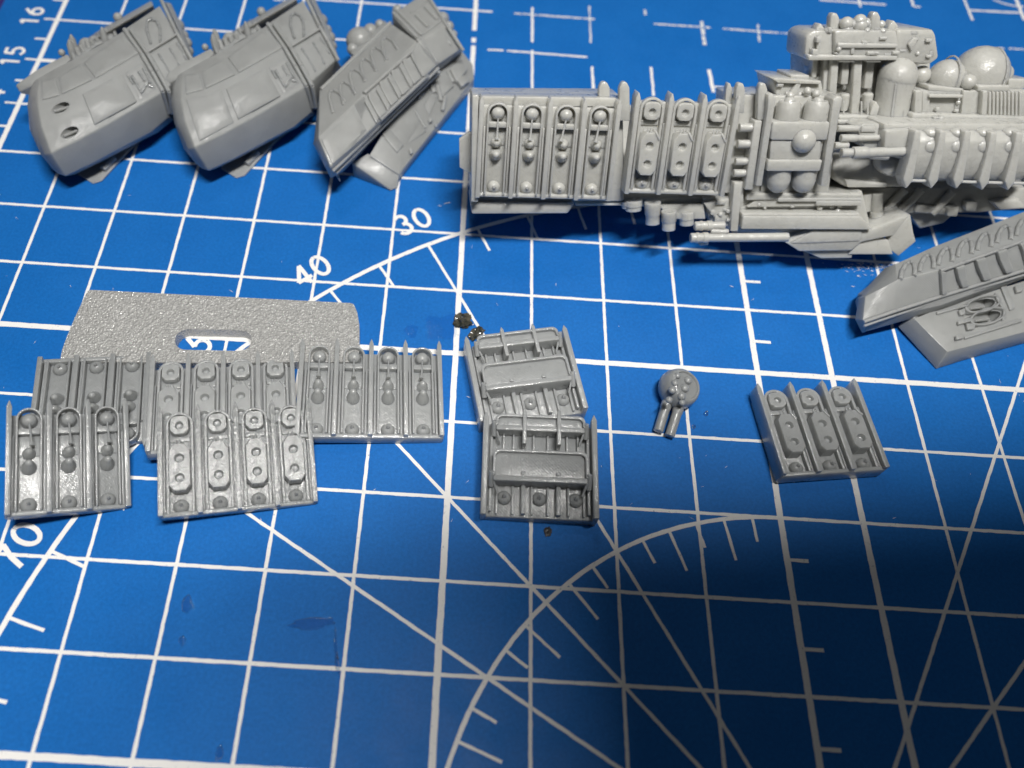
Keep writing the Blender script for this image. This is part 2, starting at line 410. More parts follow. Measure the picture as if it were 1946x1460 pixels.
def m_bulb():
    b = Bm(); tube(b, (0, .05, FL - .02), (0, .06, -.065), .075, .055, n=16, stations=[(0, .078), (.5, .07), (.85, .058), (1, .045)], dome=True); return b
def m_post():
    b = Bm(); tube(b, (0, -.115, FL - .02), (0, -.085, -.035), .09, .05, n=18, stations=[(0, .088), (.35, .08), (.8, .058), (1, .044)], dome=True); return b
def m_dome():
    b = Bm(); ball(b, V((0, -.55, FL)), .088, (1, 1, .95)); tube(b, (0, -.55, FL + .06), (0, -.53, FL + .12), .03, .004, n=8); return b
def m_turret():
    b = Bm(); o = rrect(.108, .118, .07, 5); o = [(x, y + .43) for x, y in o]; o2 = [(x * .9, .43 + (y - .43) * .9) for x, y in o]
    quadstrip(b, [[V((x, y, FL - .02)) for x, y in o], [V((x, y, -.075)) for x, y in o], [V((x, y, -.045)) for x, y in o2]], caps=False)
    dimple_top(b, o2, (0, .42), -.045, .044, .045); bmesh.ops.remove_doubles(b, verts=b.verts, dist=.001); bmesh.ops.recalc_face_normals(b, faces=b.faces); return b
def m_hex():
    b = Bm(); z1, z0 = 0.035, FL - .02
    P = [(.06, .17), (-.06, .17), (-.122, .09), (-.122, -.335), (-.07, -.40), (.07, -.40), (.122, -.335), (.122, .09)]
    q = [(x * .92, -.11 + (y + .11) * .965) for x, y in P]
    quadstrip(b, [[V((x, y, z0)) for x, y in P], [V((x, y, z1 - .018)) for x, y in P], [V((x, y, z1)) for x, y in q]], caps=False)
    up = [q[0], q[1], q[2], (q[2][0], -.12), (q[7][0], -.12), q[7]]; lo = [(q[2][0], -.12), q[3], q[4], q[5], q[6], (q[7][0], -.12)]
    dimple_top(b, up, (0, -.005), z1, .050, .05); dimple_top(b, lo, (0, -.245), z1, .050, .05)
    bmesh.ops.recalc_face_normals(b, faces=b.faces); return b
def m_prong(x):
    def f():
        b = Bm(); tube(b, (x, .15, -.0), (x * .8, .225, -.005), .017, .013, n=8); return b
    return f
def m_sidebar():
    b = Bm(); quadstrip(b, [[V((x, y, z)) for x, y in ((.045, .175), (.064, .192), (.128, .085), (.106, .072))] for z in (FL, .05)]); soften(b, .006); return b
def m_base(n, P, L, lip):
    def f():
        b = Bm(); hw = n * P / 2 + .02
        box(b, -hw, hw, -L / 2 + .005, L / 2 - .13, -lip, FL); soften(b, .02)
        c_ = Bm(); box(c_, -hw, hw, -L / 2 - .012, -L / 2 + .05, -lip + .01, -.075); soften(c_, .025); m_ = bpy.data.meshes.new("t"); c_.to_mesh(m_); c_.free(); b.from_mesh(m_); bpy.data.meshes.remove(m_); return b
    return f

def battery(name, kind, n, loc, rot, label, cat, group, P=P0, L=L0, mat=None, parent=None, lip=0.27, tall=(0,), dxs=(0, 0, 0, 0), flip=False):
    mat = mat or RES; sy = L / L0; key = f"{P:.3f}{L:.3f}"
    root = empty(name, loc, rot)
    if parent: root.parent = parent; root.location = V(loc) - parent.location
    else: tag(root, label, cat, group)
    link("base_plate", shared(f"base{n}{key}{lip}", m_base(n, P, L, lip), mat), root)
    for i in range(n + 1):
        link("rib", shared(f"rib{key}{tall[i % len(tall)]}", m_rib(tall[i % len(tall)], L), mat), root, ((i - n / 2) * P, 0, 0))
    for i in range(n):
        x = (i - n / 2 + .5) * P
        def put(nm, key2, fn, dx=0.0):
            o = link(nm, shared(key2, fn, mat), root, (x + dx, 0, 0)); o.scale = (1, sy, 1); return o
        rx_ = .163 if kind == "lance" else .180
        put("ridge", "ridge", m_ridge(), -rx_); put("ridge", "ridge", m_ridge(), rx_)
        put("dome", "dome", m_dome)
        if kind == 'lance':
            put("arch_frame", "archL", m_arch(-.035, .024, .585), 0); put("crossbar", "crossL", m_cross(.265, .335, -.05)); put("floor_panel", "floorL", m_floor)
            put("emitter_ball", "ballL", m_ball); put("rod", f"rod{dxs[i]}", m_rod(dxs[i])); put("bulb", "bulbL", m_bulb); put("post", "postL", m_post)
        else:
            put("arch_frame", "archT", m_arch(-.075, .034, .60, .155)); put("crossbar", "crossT", m_cross(.235, .30, -.125)); put("cap_block", "turretT", m_turret)
            put("turret_plate", "hexT", m_hex); put("prong", "prongA", m_prong(-.045)); put("prong", "prongB", m_prong(.0)); put("side_bar", "sideT", m_sidebar)
    return root

GB = "gun battery panels lying on the cutting mat"
battery("gun_panel", 'lance', 4, (-1.035, 2.302, .27), (0, R(3.5), R(4.99)), "grey four-column panel with ball and rod emitters, lying right of the textured plate's slot", "model part", GB, P=.4352, L=1.342, dxs=(.0, .0, .0, -.02))
battery("gun_panel", 'turret', 4, (-2.483, 1.235, .36), (R(10), R(8), R(12.66)), "grey four-column panel of twin-dimpled turrets, in front, leaning on the panel behind", "model part", GB, P=.4288, L=1.289, mat=RESW)
battery("gun_panel", 'turret', 4, (-2.809, 1.989, .29), (0, R(6), R(10.58)), "grey four-column turret panel half hidden behind the leaning turret panel", "model part", GB, P=.4221, L=1.31)
battery("gun_panel", 'lance', 3, (-4.351, 1.064, .46), (R(12), R(21), R(17.12)), "grey three-column panel with bent rods at the front left of the group", "model part", GB, P=.4116, L=1.302, dxs=(.03, .02, .02, 0), mat=RESD)
battery("gun_panel", 'lance', 3, (-4.375, 1.84, .29), (0, R(-6), R(190.97)), "grey three-column panel turned upside down behind the front left panel, touching the textured plate", "model part", GB, P=.4251, L=1.30, mat=RESD)
battery("gun_panel", 'turret', 3, (4.57, 2.139, .31), (0, R(1), R(8.09)), "grey three-column turret panel lying alone at the right on thick white lines", "model part", GB, P=.4305, L=1.226, lip=.31)

# ---------------------------------------------------------------- launch bay panels
def bay(loc, rot, L, label, mat):
    root = empty("launch_bay_panel", loc, rot); tag(root, label, "model part", "launch bay panels overlapping on the mat")
    hw = .64; k = L / 1.268
    def put(nm, bm, bev=.012): soften(bm, bev); return link(nm, mesh_of(nm, bm, mat), root)
    b = Bm(); box(b, -hw, hw, -.63 * k, .52 * k, -.36, FL); put("base_plate", b, .02)
    for s in (-1, 1):
        b = Bm(); x0 = s * .648; pr = [(x0 - .034, -.634 * k), (x0 + .034, -.634 * k), (x0 + .034, .56 * k), (x0, .634 * k), (x0 - .034, .56 * k)]
        prism(b, pr, -.36, 0.0); put("side_rib", b)
        b = Bm(); box(b, s * .575 - .016, s * .575 + .016, -.58 * k, .5 * k, FL - .01, -.07); put("ridge", b, .006)
    def tray(y0, y1, zt, hwt, nubs):
        """tray floor sloping down from the rim at y1 to the lip at y0"""
        o = rrect(hwt, (y1 - y0) / 2, .075, 5); o = [(x, y + (y0 + y1) / 2) for x, y in o if True]
        b = Bm(); prism(b, [(x * .97, y) for x, y in o], FL - .01, zt - .055); t = put("tray_floor", b, .008)
        # rim: along the back and both sides
        path = [(hwt, y0)] + [(x, y) for x, y in o if y > (y0 + y1) / 2] + [(-hwt, y0)]
        inn = [(x * (1 - .032 / hwt), (y0 + y1) / 2 + (y - (y0 + y1) / 2) * (1 - .034 / ((y1 - y0) / 2))) for x, y in path]
        b = Bm(); loopstrip(b, path, inn, zt - .06, zt); put("tray_rim", b, .007)
        b = Bm(); box(b, -hwt + .01, hwt - .01, y0 - .045, y0 + .02, FL - .01, zt - .005); put("tray_lip", b, .014)
        for s in (-1, 1):
            b = Bm(); tube(b, (s * (hwt + .012), y0 - .075, zt - .13), (s * (hwt + .012), y0 + .06, zt + .005), .035, .03, n=10); put("end_bracket", b, 0)
            b = Bm(); tube(b, (s * (hwt - .005), y0 - .01, zt - .06), (s * (hwt - .065), y0 - .17, zt - .12), .013, .013, n=8); put("strut", b, 0)
        for x in nubs:
            b = Bm(); box(b, x - .025, x + .025, y0 + .05, y0 + .085, zt - .06, zt - .03); put("nub", b, .008)
    tray(.415 * k, .575 * k, .07, .535, ())
    tray(-.215 * k, .125 * k, .10, .555, (-.2, .21))
    for x in (-.19, .22):
        b = Bm(); prism(b, [(x - .024, .20), (x + .024, .20), (x + .024, .60 * k), (x, .655 * k), (x - .024, .60 * k)], FL, .09); put("upright_rib", b, .008)
        b = Bm(); prism(b, [(x - .026, -.6 * k), (x + .026, -.6 * k), (x + .026, -.2), (x - .026, -.2)], FL, -.06); put("upright_rib", b, .008)
    for x in (-.31, -.07, .1, .33, -.43, .46):
        b = Bm(); box(b, x - .012, x + .012, .18, .40, FL - .01, -.10); put("floor_slat", b, .004)
    for x in (-.31, -.09, .10, .34, -.50, .52):
        b = Bm(); box(b, x - .013, x + .013, -.6 * k, -.2, FL - .01, -.10); put("floor_slat", b, .004)
    for x in (-.41, .0, .425):
        b = Bm(); ball(b, V((x, -.40, FL)), .085, (1, 1, .9)); tube(b, (x, -.40, FL + .06), (x, -.375, FL + .12), .03, .004, n=8); put("dome", b, 0)
    return root
bay((.877, 2.613, .33), (0, 0, R(12.06)), 1.233, "grey hangar panel with two open trays, the far one tilted clockwise, beside dirty crumbs", RES)
bay((1.059, 1.347, .39), (R(6), R(-3), R(.02)), 1.268, "grey hangar panel with two open trays, the near one overlapping the other", RESD)

# ---------------------------------------------------------------- textured plate with a slot
zt = .18
out = [(172, 551), (420, 563.5), (665, 576), (672, 578), (679, 594), (683, 618), (683, 650), (682, 682), (676, 688), (600, 688), (400, 690), (200, 688), (118, 686), (115, 680), (118, 665), (127, 640), (143, 602), (163, 560), (167, 553)]
O = [at(x, y, zt) for x, y in out]
O = [at(x, y, zt) for x, y in out]
sl = [(356, 623), (410, 623), (452, 625), (470, 628), (479, 635), (478, 646), (470, 660), (450, 668), (405, 668), (355, 664), (338, 659), (330, 650), (330, 642), (337, 631)]
ca, cb = at(356, 645, zt), at(455, 647.5, zt); dv = (cb - ca).normalized(); nv = V((-dv.y, dv.x, 0)); rs = .155
I = [cb + (dv * math.sin(PI * k_ / 12) + nv * math.cos(PI * k_ / 12)) * rs for k_ in range(13)] + [ca + (-dv * math.sin(PI * k_ / 12) - nv * math.cos(PI * k_ / 12)) * rs for k_ in range(13)]
root = empty("slotted_plate", (-3.2, 2.6, 0)); tag(root, "flat pebbled grey plastic plate with curved ends and a rounded slot showing the mat", "plastic base")
b = Bm()
vo_ = [b.verts.new(p) for p in O]; vi_ = [b.verts.new(p) for p in I]
es = [b.edges.new((vo_[i], vo_[(i + 1) % len(vo_)])) for i in range(len(vo_))] + [b.edges.new((vi_[i], vi_[(i + 1) % len(vi_)])) for i in range(len(vi_))]
bmesh.ops.triangle_fill(b, edges=es, use_beauty=True)
r = bmesh.ops.extrude_face_region(b, geom=b.faces[:])
bmesh.ops.translate(b, verts=[e for e in r['geom'] if isinstance(e, bmesh.types.BMVert)], vec=(0, 0, -zt + .003))
bmesh.ops.recalc_face_normals(b, faces=b.faces)
pl_ = part("plate", b, root, PLA)

# ---------------------------------------------------------------- twin-barrel turret
k = crop(1210, 680, 8.113)
root = empty("twin_gun_turret", (2.85, 2.5, 0)); tag(root, "small round grey turret with two barrels lying on the mat", "model part")
ax = V((.42, -.12, .9)).normalized(); c = at(*k(650, 480), .2)
u, v2, _ = frame(ax)
b = Bm(); n = 26
def blob(r, h, sq=.0): return [c + ax * h + (u * math.cos(2 * PI * i / n) + v2 * math.sin(2 * PI * i / n)) * r * (1 + sq * math.cos(4 * PI * i / n) + .025 * math.cos(6 * PI * i / n + 1)) for i in range(n)]
quadstrip(b, [blob(.12, -.20), blob(.2, -.17), blob(.25, -.09), blob(.262, 0), blob(.25, .07), blob(.235, .12), blob(.205, .155), blob(.188, .162), blob(.175, .135)])
part("turret_body", b, root, RESD)
side = (at(*k(560, 300), .3) - at(*k(480, 560), .3)).normalized()
for (X, Y, rr) in ((625, 275, 44), (590, 390, 46), (550, 500, 50), (790, 350, 52), (740, 470, 55), (690, 590, 56), (700, 690, 40), (500, 650, 45)):
    b = Bm(); q = Plane(c + ax * .145, ax).pt(*k(X, Y)); ball(b, q, rr / 8.113 / 122, (1.0, 1.0, .8), 14, 8); part("bump", b, root, RESD)
for (a, e) in (((455, 730), (330, 1140)), ((640, 790), (505, 1215))):
    b = Bm(); A, E_ = at(*k(*a), .14), at(*k(*e), .075); tube(b, A, E_, .056, .056, n=18, stations=[(-.25, .066), (.12, .070), (.17, .062), (.985, .062), (1, .054)]); part("gun_barrel", b, root, RESD)

# ================================================================ PROW SHELLS
from mathutils.bvhtree import BVHTree
class Surf:
    """the real skin of a built part: details are seated on it where they belong"""
    def __init__(s, o, fallback):
        me = o.data; base = V((0, 0, 0)); q_ = o
        while q_ is not None: base += q_.location; q_ = q_.parent
        s.t = BVHTree.FromPolygons([v.co + base for v in me.vertices], [tuple(f.vertices) for f in me.polygons]); s.f = fallback; s.n = fallback.n
    def hit(s, px, py):
        d = ray(px, py).normalized(); h_ = s.t.ray_cast(CAMLOC, d)
        return (h_[0], h_[1] if h_[1].dot(d) < 0 else -h_[1]) if h_[0] else (s.f.pt(px, py), s.f.n)
    def pt(s, px, py, h=0.0):
        p_, n_ = s.hit(px, py); return p_ + s.n * h
    def at_face(s, pts):
        cx, cy = sum(p_[0] for p_ in pts) / len(pts), sum(p_[1] for p_ in pts) / len(pts); s.n = s.hit(cx, cy)[1]; return s
def carve(o, cutter_bm):
    """cut a hollow out of a finished part"""
    me = bpy.data.meshes.new("cut"); bmesh.ops.recalc_face_normals(cutter_bm, faces=cutter_bm.faces); cutter_bm.to_mesh(me); cutter_bm.free(); c_ = bpy.data.objects.new("cut", me); COL.objects.link(c_)
    m_ = o.modifiers.new("b", 'BOOLEAN'); m_.object = c_; m_.operation = 'DIFFERENCE'; m_.solver = 'EXACT'
    bpy.context.view_layer.update(); new = bpy.data.meshes.new_from_object(o.evaluated_get(bpy.context.evaluated_depsgraph_get()))
    o.modifiers.clear(); new.name = o.data.name; o.data = new
    for f in new.polygons: f.use_smooth = True
    new.set_sharp_from_angle(angle=R(38)); bpy.data.objects.remove(c_)
def hull(stations, parent, mat, name="hull_shell", bev=.02, back=0.12, low=.18):
    """closed hull lofted through stations; every station lists pixel+height points from the lower to the upper edge, then drops behind"""
    rings = []
    for st in stations:
        pts = [at(*q) for q in st]
        t, bt = pts[-1], pts[0]
        rings.append(pts + [V((t.x, t.y + back, min(t.z * .6, low + .25))), V((t.x, t.y + back * .5, low)), V((bt.x + .0, bt.y + .22, low * .9))])
    b = Bm(); quadstrip(b, rings); return part(name, b, parent, mat, bev, 3)
def foot_box(pts, zt, parent, mat, name="keel_wedge", zb=0.01, bev=.02):
    t = [at(x, y, z) for x, y, z in pts]; b = Bm()
    quadstrip(b, [[V((q.x, q.y, zb)) for q in t], t]); return part(name, b, parent, mat, bev)

def blunt(k, dx, dy, label, ports, mat):
    """k maps the measured close-up of the second shell; dx,dy carries it to the other one"""
    o = at(430 + dx, 240 + dy, 0)
    root = empty("prow_shell", (o.x, o.y, 0)); tag(root, label, "model part", "prow shells in a row at the far left")
    def q(X, Y, z): x, y = k(X, Y); return (x + dx, y + dy, z)
    def qq(X, Y): x, y = k(X, Y); return (x + dx, y + dy)
    st = [[q(300, 1300, .32), q(205, 1180, .5), q(130, 980, .62), q(100, 800, .74), q(115, 690, .80), q(140, 610, .78)],
          [q(345, 1335, .34), q(240, 1180, .68), q(165, 980, .86), q(140, 800, .98), q(142, 700, .99), q(165, 590, .95)],
          [q(405, 1357, .36), q(290, 1172, .78), q(215, 960, .97), q(185, 790, 1.07), q(185, 715, 1.07), q(200, 565, 1.0)],
          [q(620, 1255, .36), q(520, 1062, .80), q(430, 870, .99), q(372, 725, 1.09), q(365, 715, 1.10), q(345, 485, 1.02)],
          [q(850, 1130, .37), q(745, 940, .82), q(690, 770, 1.0), q(630, 610, 1.1), q(622, 598, 1.11), q(540, 385, 1.03)],
          [q(1080, 1010, .38), q(985, 800, .84), q(905, 600, 1.0), q(830, 498, 1.1), q(824, 486, 1.11), q(720, 285, 1.03)],
          [q(1218, 890, .40), q(1165, 690, .85), q(1090, 520, 1.0), q(1022, 395, 1.1), q(1016, 383, 1.11), q(880, 190, 1.04)]]
    body_ = hull(st, root, mat, bev=.045)
    # aft block behind the double rib
    st = [[q(1218, 870, .40), q(1170, 690, .82), q(1095, 520, .97), q(1022, 390, 1.06), q(880, 180, 1.0)],
          [q(1440, 510, .42), q(1420, 470, .80), q(1350, 330, .97), q(1280, 215, 1.05), q(1150, 0, 1.0)]]
    aftb_ = hull(st, root, mat, "aft_block")
    def face(a, b2, c2): return plane3(q(*a), q(*b2), q(*c2))
    top = face((345, 485, 1.02), (720, 285, 1.03), (622, 598, 1.11)); mid = face((372, 725, 1.09), (830, 498, 1.1), (745, 940, .82))
    aft = face((1095, 520, .97), (1350, 330, .97), (1022, 390, 1.06))
    ap0 = aft
    top, mid, aft = Surf(body_, top), Surf(body_, mid), Surf(aftb_, aft)
    def plate(nm, pts, pl, h0, h1, bev=.006):
        b = Bm(); slab(b, [qq(*t) for t in pts], pl, h0, h1); return part(nm, b, root, mat, bev)
    plate("armour_plate", [(215, 600), (325, 585), (362, 712), (225, 750)], top, -.03, .016)
    plate("armour_plate", [(350, 575), (530, 470), (615, 595), (382, 705)], top, -.03, .022)
    plate("armour_plate", [(555, 460), (855, 230), (990, 380), (645, 580)], top, -.03, .018)
    if not ports: plate("armour_plate", [(225, 790), (360, 760), (505, 720), (600, 975), (330, 1120)], mid, -.05, .014)
    plate("armour_plate", [(540, 705), (850, 545), (970, 765), (635, 950)], mid, -.05, .022)
    # worn greeble patch
    plate("machinery_panel", [(880, 535), (1010, 460), (1120, 660), (1000, 745)], mid, -.08, .004)
    for (X, Y, X2, Y2) in ((930, 560, 1010, 700), (985, 525, 1030, 600), (1020, 500, 1080, 620), (1010, 690, 1060, 610), (905, 560, 940, 625), (1060, 640, 1100, 650)):
        b = Bm(); A, B_ = mid.pt(*qq(X, Y), .012), mid.pt(*qq(X2, Y2), .012); tube(b, A, B_, .022, .016, n=8); part("pipe", b, root, RESW)
    # double rib hoop
    for s in (0, 48):
        pts = [(872 + s, 190), (1012 + s, 390), (1090 + s, 525), (1175 + s, 680), (1225 + s * .6, 850)]
        hz = (1.06, 1.13, 1.03, .86, .42)
        b = Bm(); P_ = [at(*q(X, Y, z)) for (X, Y), z in zip(pts, hz)]
        for a, e in zip(P_[:-1], P_[1:]): tube(b, a, e, .032, .032, n=8)
        part("hoop_rib", b, root, mat)
    # rim along the open end, divider, arched niche
    b = Bm(); P_ = [at(*q(*t)) for t in ((1165, -40, 1.04), (1280, 205, 1.08), (1350, 330, 1.0), (1430, 480, .82))]
    for a, e in zip(P_[:-1], P_[1:]): tube(b, a, e, .03, .03, n=8)
    part("end_rim", b, root, mat)
    b = Bm(); tube(b, at(*q(1050, 372, 1.08)), at(*q(1290, 225, 1.07)), .018, .018, n=8); part("divider", b, root, mat)
    ap = Surf(aftb_, face((1022, 390, 1.06), (1280, 215, 1.05), (880, 180, 1.0)))
    cxy = V((1095, 195)); b = Bm()
    A = [ap.pt(*qq(1150 + 0, 310), .02)]
    path = [(1160, 300), (1155, 190), (1130, 135), (1090, 115), (1055, 135), (1050, 200), (1085, 310)]
    P_ = [ap.pt(*qq(X, Y), .02) for X, Y in path]
    for a, e in zip(P_[:-1], P_[1:]): tube(b, a, e, .02, .02, n=8)
    part("niche_arch", b, root, RESW)
    for (X, Y, X2, Y2) in ((1090, 420, 1190, 600), (1140, 385, 1250, 570), (1230, 340, 1320, 510), (1285, 300, 1360, 430)):
        b = Bm(); tube(b, aft.pt(*qq(X, Y), .012), aft.pt(*qq(X2, Y2), .012), .016, .016, n=8); part("pipe", b, root, RESW)
    # spur at the nose and the ridge behind it
    b = Bm()
    quadstrip(b, [[at(*q(X, Y, z)) for X, Y, z in r_] for r_ in ([(8, 630, .86), (40, 690, .78), (60, 700, .70), (20, 640, .76)], [(190, 505, .98), (215, 600, .95), (180, 730, .72), (120, 560, .75)], [(420, 385, 1.0), (450, 430, .98), (450, 470, .6), (420, 400, .6)])])
    part("ram_spur", b, root, mat, .02)
    # spires and knobs standing along the far edge
    for (X, Y, h) in ((455, 330, 1.25), (470, 290, 1.3), (715, 230, 1.2)):
        b = Bm(); A = at(*q(X + 20, Y + 110, .75)); E_ = at(*q(X - 25, Y - 60, 1.05)); tube(b, A, E_, .055, .02, n=8, stations=[(0, .06), (.75, .052), (1, .012)]); part("spire", b, root, mat)
    for (X, Y, rr) in ((575, 325, .12), (640, 290, .09), (375, 375, .05), (820, 95, .07), (690, 265, .07)):
        b = Bm(); ball(b, at(*q(X, Y, .78)), rr, (1, 1, 1.1), 14, 8); part("knob", b, root, mat)
    b = Bm(); quadstrip(b, [[at(*q(X, Y, z)) for X, Y, z in r_] for r_ in ([(640, 215, .72), (660, 250, .95), (720, 330, .6), (700, 330, .3)], [(1085, -40, .72), (1100, -5, .98), (1130, 80, .6), (1110, 80, .3)])]); part("spine_block", b, root, mat, .02)
    for (X, Y, rr) in ((1292, 165, .11), (1335, 240, .09), (1358, 300, .10), (1380, 365, .08)):
        b = Bm(); ball(b, at(*q(X, Y, .62)), rr, (1, 1, 1), 14, 8); part("engine_bulb", b, root, mat)
    b = Bm(); quadstrip(b, [[at(*q(X, Y, z)) for X, Y, z in r_] for r_ in ([(1180, -30, .4), (1200, -20, .9), (1240, -20, .8), (1230, -20, .3)], [(1260, 130, .4), (1280, 150, .9), (1320, 150, .78), (1310, 150, .3)], [(1390, 420, .4), (1410, 440, .74), (1425, 430, .66), (1420, 430, .3)])]); part("engine_block", b, root, mat, .02)
    b = Bm(); quadstrip(b, [[at(*q(X, Y, z)) for X, Y, z in r_] for r_ in ([(430, 355, .5), (440, 375, .82), (480, 440, .86), (480, 440, .4)], [(600, 245, .5), (610, 268, .86), (640, 330, .88), (640, 330, .4)], [(740, 150, .5), (750, 175, .84), (790, 250, .88), (790, 250, .4)])]); part("machinery_strip", b, root, mat, .02)
    for i_ in range(9):
        t_ = i_ / 8; X, Y = 445 + 320 * t_, 375 - 200 * t_; b = Bm(); A = at(*q(X + 40, Y + 70, .80)); E_ = at(*q(X + random.uniform(-8, 8), Y - random.uniform(0, 28), .92))
        tube(b, A, E_, random.uniform(.025, .05), random.uniform(.02, .04), n=7); part("machinery_rod", b, root, mat)
    # keel wedge it rests on, in its own shade
    foot_box([(*qq(500, 1330), .05), (*qq(622, 1412), .02), (*qq(690, 1388), .03), (*qq(920, 1130), .06), (*qq(1200, 880), .08), (*qq(900, 900), .10)], 0, root, mat)
    b = Bm(); tube(b, at(*q(700, 1300, .07)), at(*q(790, 1210, .08)), .05, .05, n=10); part("keel_rod", b, root, mat)
    if ports:
        for (X, Y) in ports:
            # a slanting bore: runs in from the nose side and deepens aft
            A_, n_ = mid.hit(*qq(X - 85, Y + 52)); B_, n2_ = mid.hit(*qq(X + 20, Y - 10))
            cb_ = Bm(); tube(cb_, A_ + n_ * .060, B_ - n_ * .075, .07, .07, n=28); carve(body_, cb_)
            b = Bm(); tube(b, A_ + n_ * .0, B_ - n_ * .09, .02, .02, n=8); part("port_barrel", b, root, mat)
    return root
HOLE = resin("grey_resin_hole", (0.30, 0.30, 0.29), rough=.5, coat=0.1)
K2 = crop(300, 0, 4.172)
blunt(K2, 0, 0, "blunt grey prow shell without gun ports, middle of the three at the far left", None, RESM)
blunt(K2, -272.5, 10.5, "blunt grey prow shell with two round gun ports, leftmost by the 15 and 16", [(400, 790), (475, 985)], RESM)

# ---- third shell: windowed prow
k = crop(580, 0, 3.947)
o = at(740, 230, 0); root = empty("windowed_prow", (o.x, o.y, 0)); tag(root, "grey pointed prow with four raised panels in a row, left of the long ship hull", "model part")
def q(X, Y, z): x, y = k(X, Y); return (x, y, z)
def qq(X, Y): return k(X, Y)
st = [[q(195, 1340, .42), q(190, 1335, .46), q(60, 1080, .62), q(62, 1060, .68), q(80, 1030, .66)],
      [q(255, 1300, .50), q(190, 1255, .76), q(105, 1050, .92), q(100, 1030, .93), q(105, 680, .66)],
      [q(640, 910, .52), q(590, 880, .86), q(455, 715, 1.0), q(450, 700, 1.01), q(360, 428, .70)],
      [q(1015, 545, .54), q(985, 495, .88), q(842, 318, 1.04), q(835, 308, 1.05), q(640, 172, .74)]]
hb_ = hull(st, root, RESS, low=.3)
st = [[q(1015, 520, .5), q(985, 490, .72), q(850, 318, .96), q(740, 210, .92), q(650, 110, .86)],
      [q(1180, 385, .5), q(1165, 370, .72), q(1060, 190, .95), q(980, 80, .92), q(900, -60, .86)]]
ab_ = hull(st, root, RESS, "aft_block", low=.3)
lowf = plane3(q(190, 1255, .66), q(985, 495, .74), q(455, 715, .96)); upf = plane3(q(100, 1030, .88), q(640, 172, .9), q(835, 308, 1.0))
aftf = plane3(q(985, 490, .72), q(1165, 370, .72), q(850, 318, .96)); aftu = plane3(q(850, 318, .96), q(1060, 190, .95), q(650, 110, .86))
lowf, upf, aftf, aftu = Surf(hb_, lowf), Surf(hb_, upf), Surf(ab_, aftf), Surf(ab_, aftu)
def plate(nm, pts, pl, h0, h1, bev=.006, mat=RESS):
    b = Bm(); slab(b, [qq(*t) for t in pts], pl, h0, h1); return part(nm, b, root, mat, bev)
plate("nose_plate", [(118, 1045), (362, 800), (470, 1010), (205, 1235)], lowf, -.05, .02)
WN = ((467, 712), (553, 622), (640, 540), (726, 458))
for (X, Y) in ((381, 802),) + WN:
    plate("window_bar", [(X + 61, Y - 31), (X + 76, Y - 68), (X + 166, Y + 96), (X + 149, Y + 132)], lowf, -.05, .045, .01)
plate("window_bar", [(802, 404), (842, 326), (990, 492), (890, 590), (872, 570), (836, 505)], lowf, -.05, .05, .01)
for (A_, B_) in (((440, 706), (790, 396)), ((560, 905), (915, 572))):
    b = Bm(); tube(b, lowf.pt(*qq(*A_), .02), lowf.pt(*qq(*B_), .02), .032, .032, n=8); part("window_bar", b, root, RESS)
for (X, Y) in ((467, 712), (553, 622), (640, 540), (726, 458)):
    plate("window_panel", [(X - 2, Y + 3), (X + 52, Y - 12), (X + 98, Y + 72), (X + 139, Y + 140), (X + 88, Y + 186), (X + 62, Y + 150), (X + 8, Y + 50)], lowf, -.06, .055, .012, RESS)
for i in range(9):
    X, Y = 372 + i * 8, 785 - i * 7; b = Bm(); tube(b, lowf.pt(*qq(X, Y), .012), lowf.pt(*qq(X + 100, Y + 215), .012), .006, .006, n=5); part("vent_slat", b, root, RESS)
for (X, Y) in ((190, 700), (270, 640), (345, 545), (425, 465), (505, 380), (585, 305)):
    b = Bm(); path = [(X + 20, Y + 150), (X - 8, Y + 40), (X - 6, Y - 5), (X + 28, Y - 20), (X + 70, Y + 5), (X + 110, Y + 70)]
    P_ = [upf.pt(*qq(*t), .004) for t in path]
    for a, e in zip(P_[:-1], P_[1:]): tube(b, a, e, .022, .022, n=8)
    part("arch_rib", b, root, RESS)
b = Bm(); tube(b, at(*q(120, 672, .68)), at(*q(640, 172, .76)), .03, .03, n=8); part("edge_rail", b, root, RESS)
b = Bm(); quadstrip(b, [[at(*q(X, Y, z)) for X, Y, z in r_] for r_ in ([(330, 390, .3), (340, 400, .66), (390, 440, .74), (390, 440, .3)], [(590, 150, .3), (600, 160, .7), (640, 200, .78), (640, 200, .3)])]); part("machinery_strip", b, root, RESS, .02)
for (za, h) in ((0, .028), (26, .022)):
    b = Bm(); tube(b, at(*q(205 + za, 1285 + za * .6, .66 - za * .004)), at(*q(1000 + za * .3, 512 + za, .80 - za * .005)), h, h, n=8); part("edge_rail", b, root, RESS)
for (X, Y, X2, Y2) in ((660, 100, 840, 290), (700, 95, 870, 270)):
    b = Bm(); tube(b, aftu.pt(*qq(X, Y), .01), aftu.pt(*qq(X2, Y2), .01), .026, .026, n=8); part("hoop_rib", b, root, RESS)
for (X, Y, X2, Y2, r_) in ((830, 120, 920, 205, .03), (900, 60, 990, 150, .03), (790, 100, 1000, -40, .015), (870, 270, 1060, 130, .018), (1000, 205, 1095, 345, .012), (870, 290, 990, 470, .018)):
    b = Bm(); tube(b, aftu.pt(*qq(X, Y), .006), aftu.pt(*qq(X2, Y2), .006), r_, r_, n=8); part("pipe", b, root, RESS)
b = Bm(); tube(b, at(*q(925, -20, .9)), at(*q(1075, 210, .96)), .03, .03, n=8); tube(b, at(*q(1075, 210, .96)), at(*q(1185, 380, .74)), .03, .03, n=8); part("end_rim", b, root, RESS)
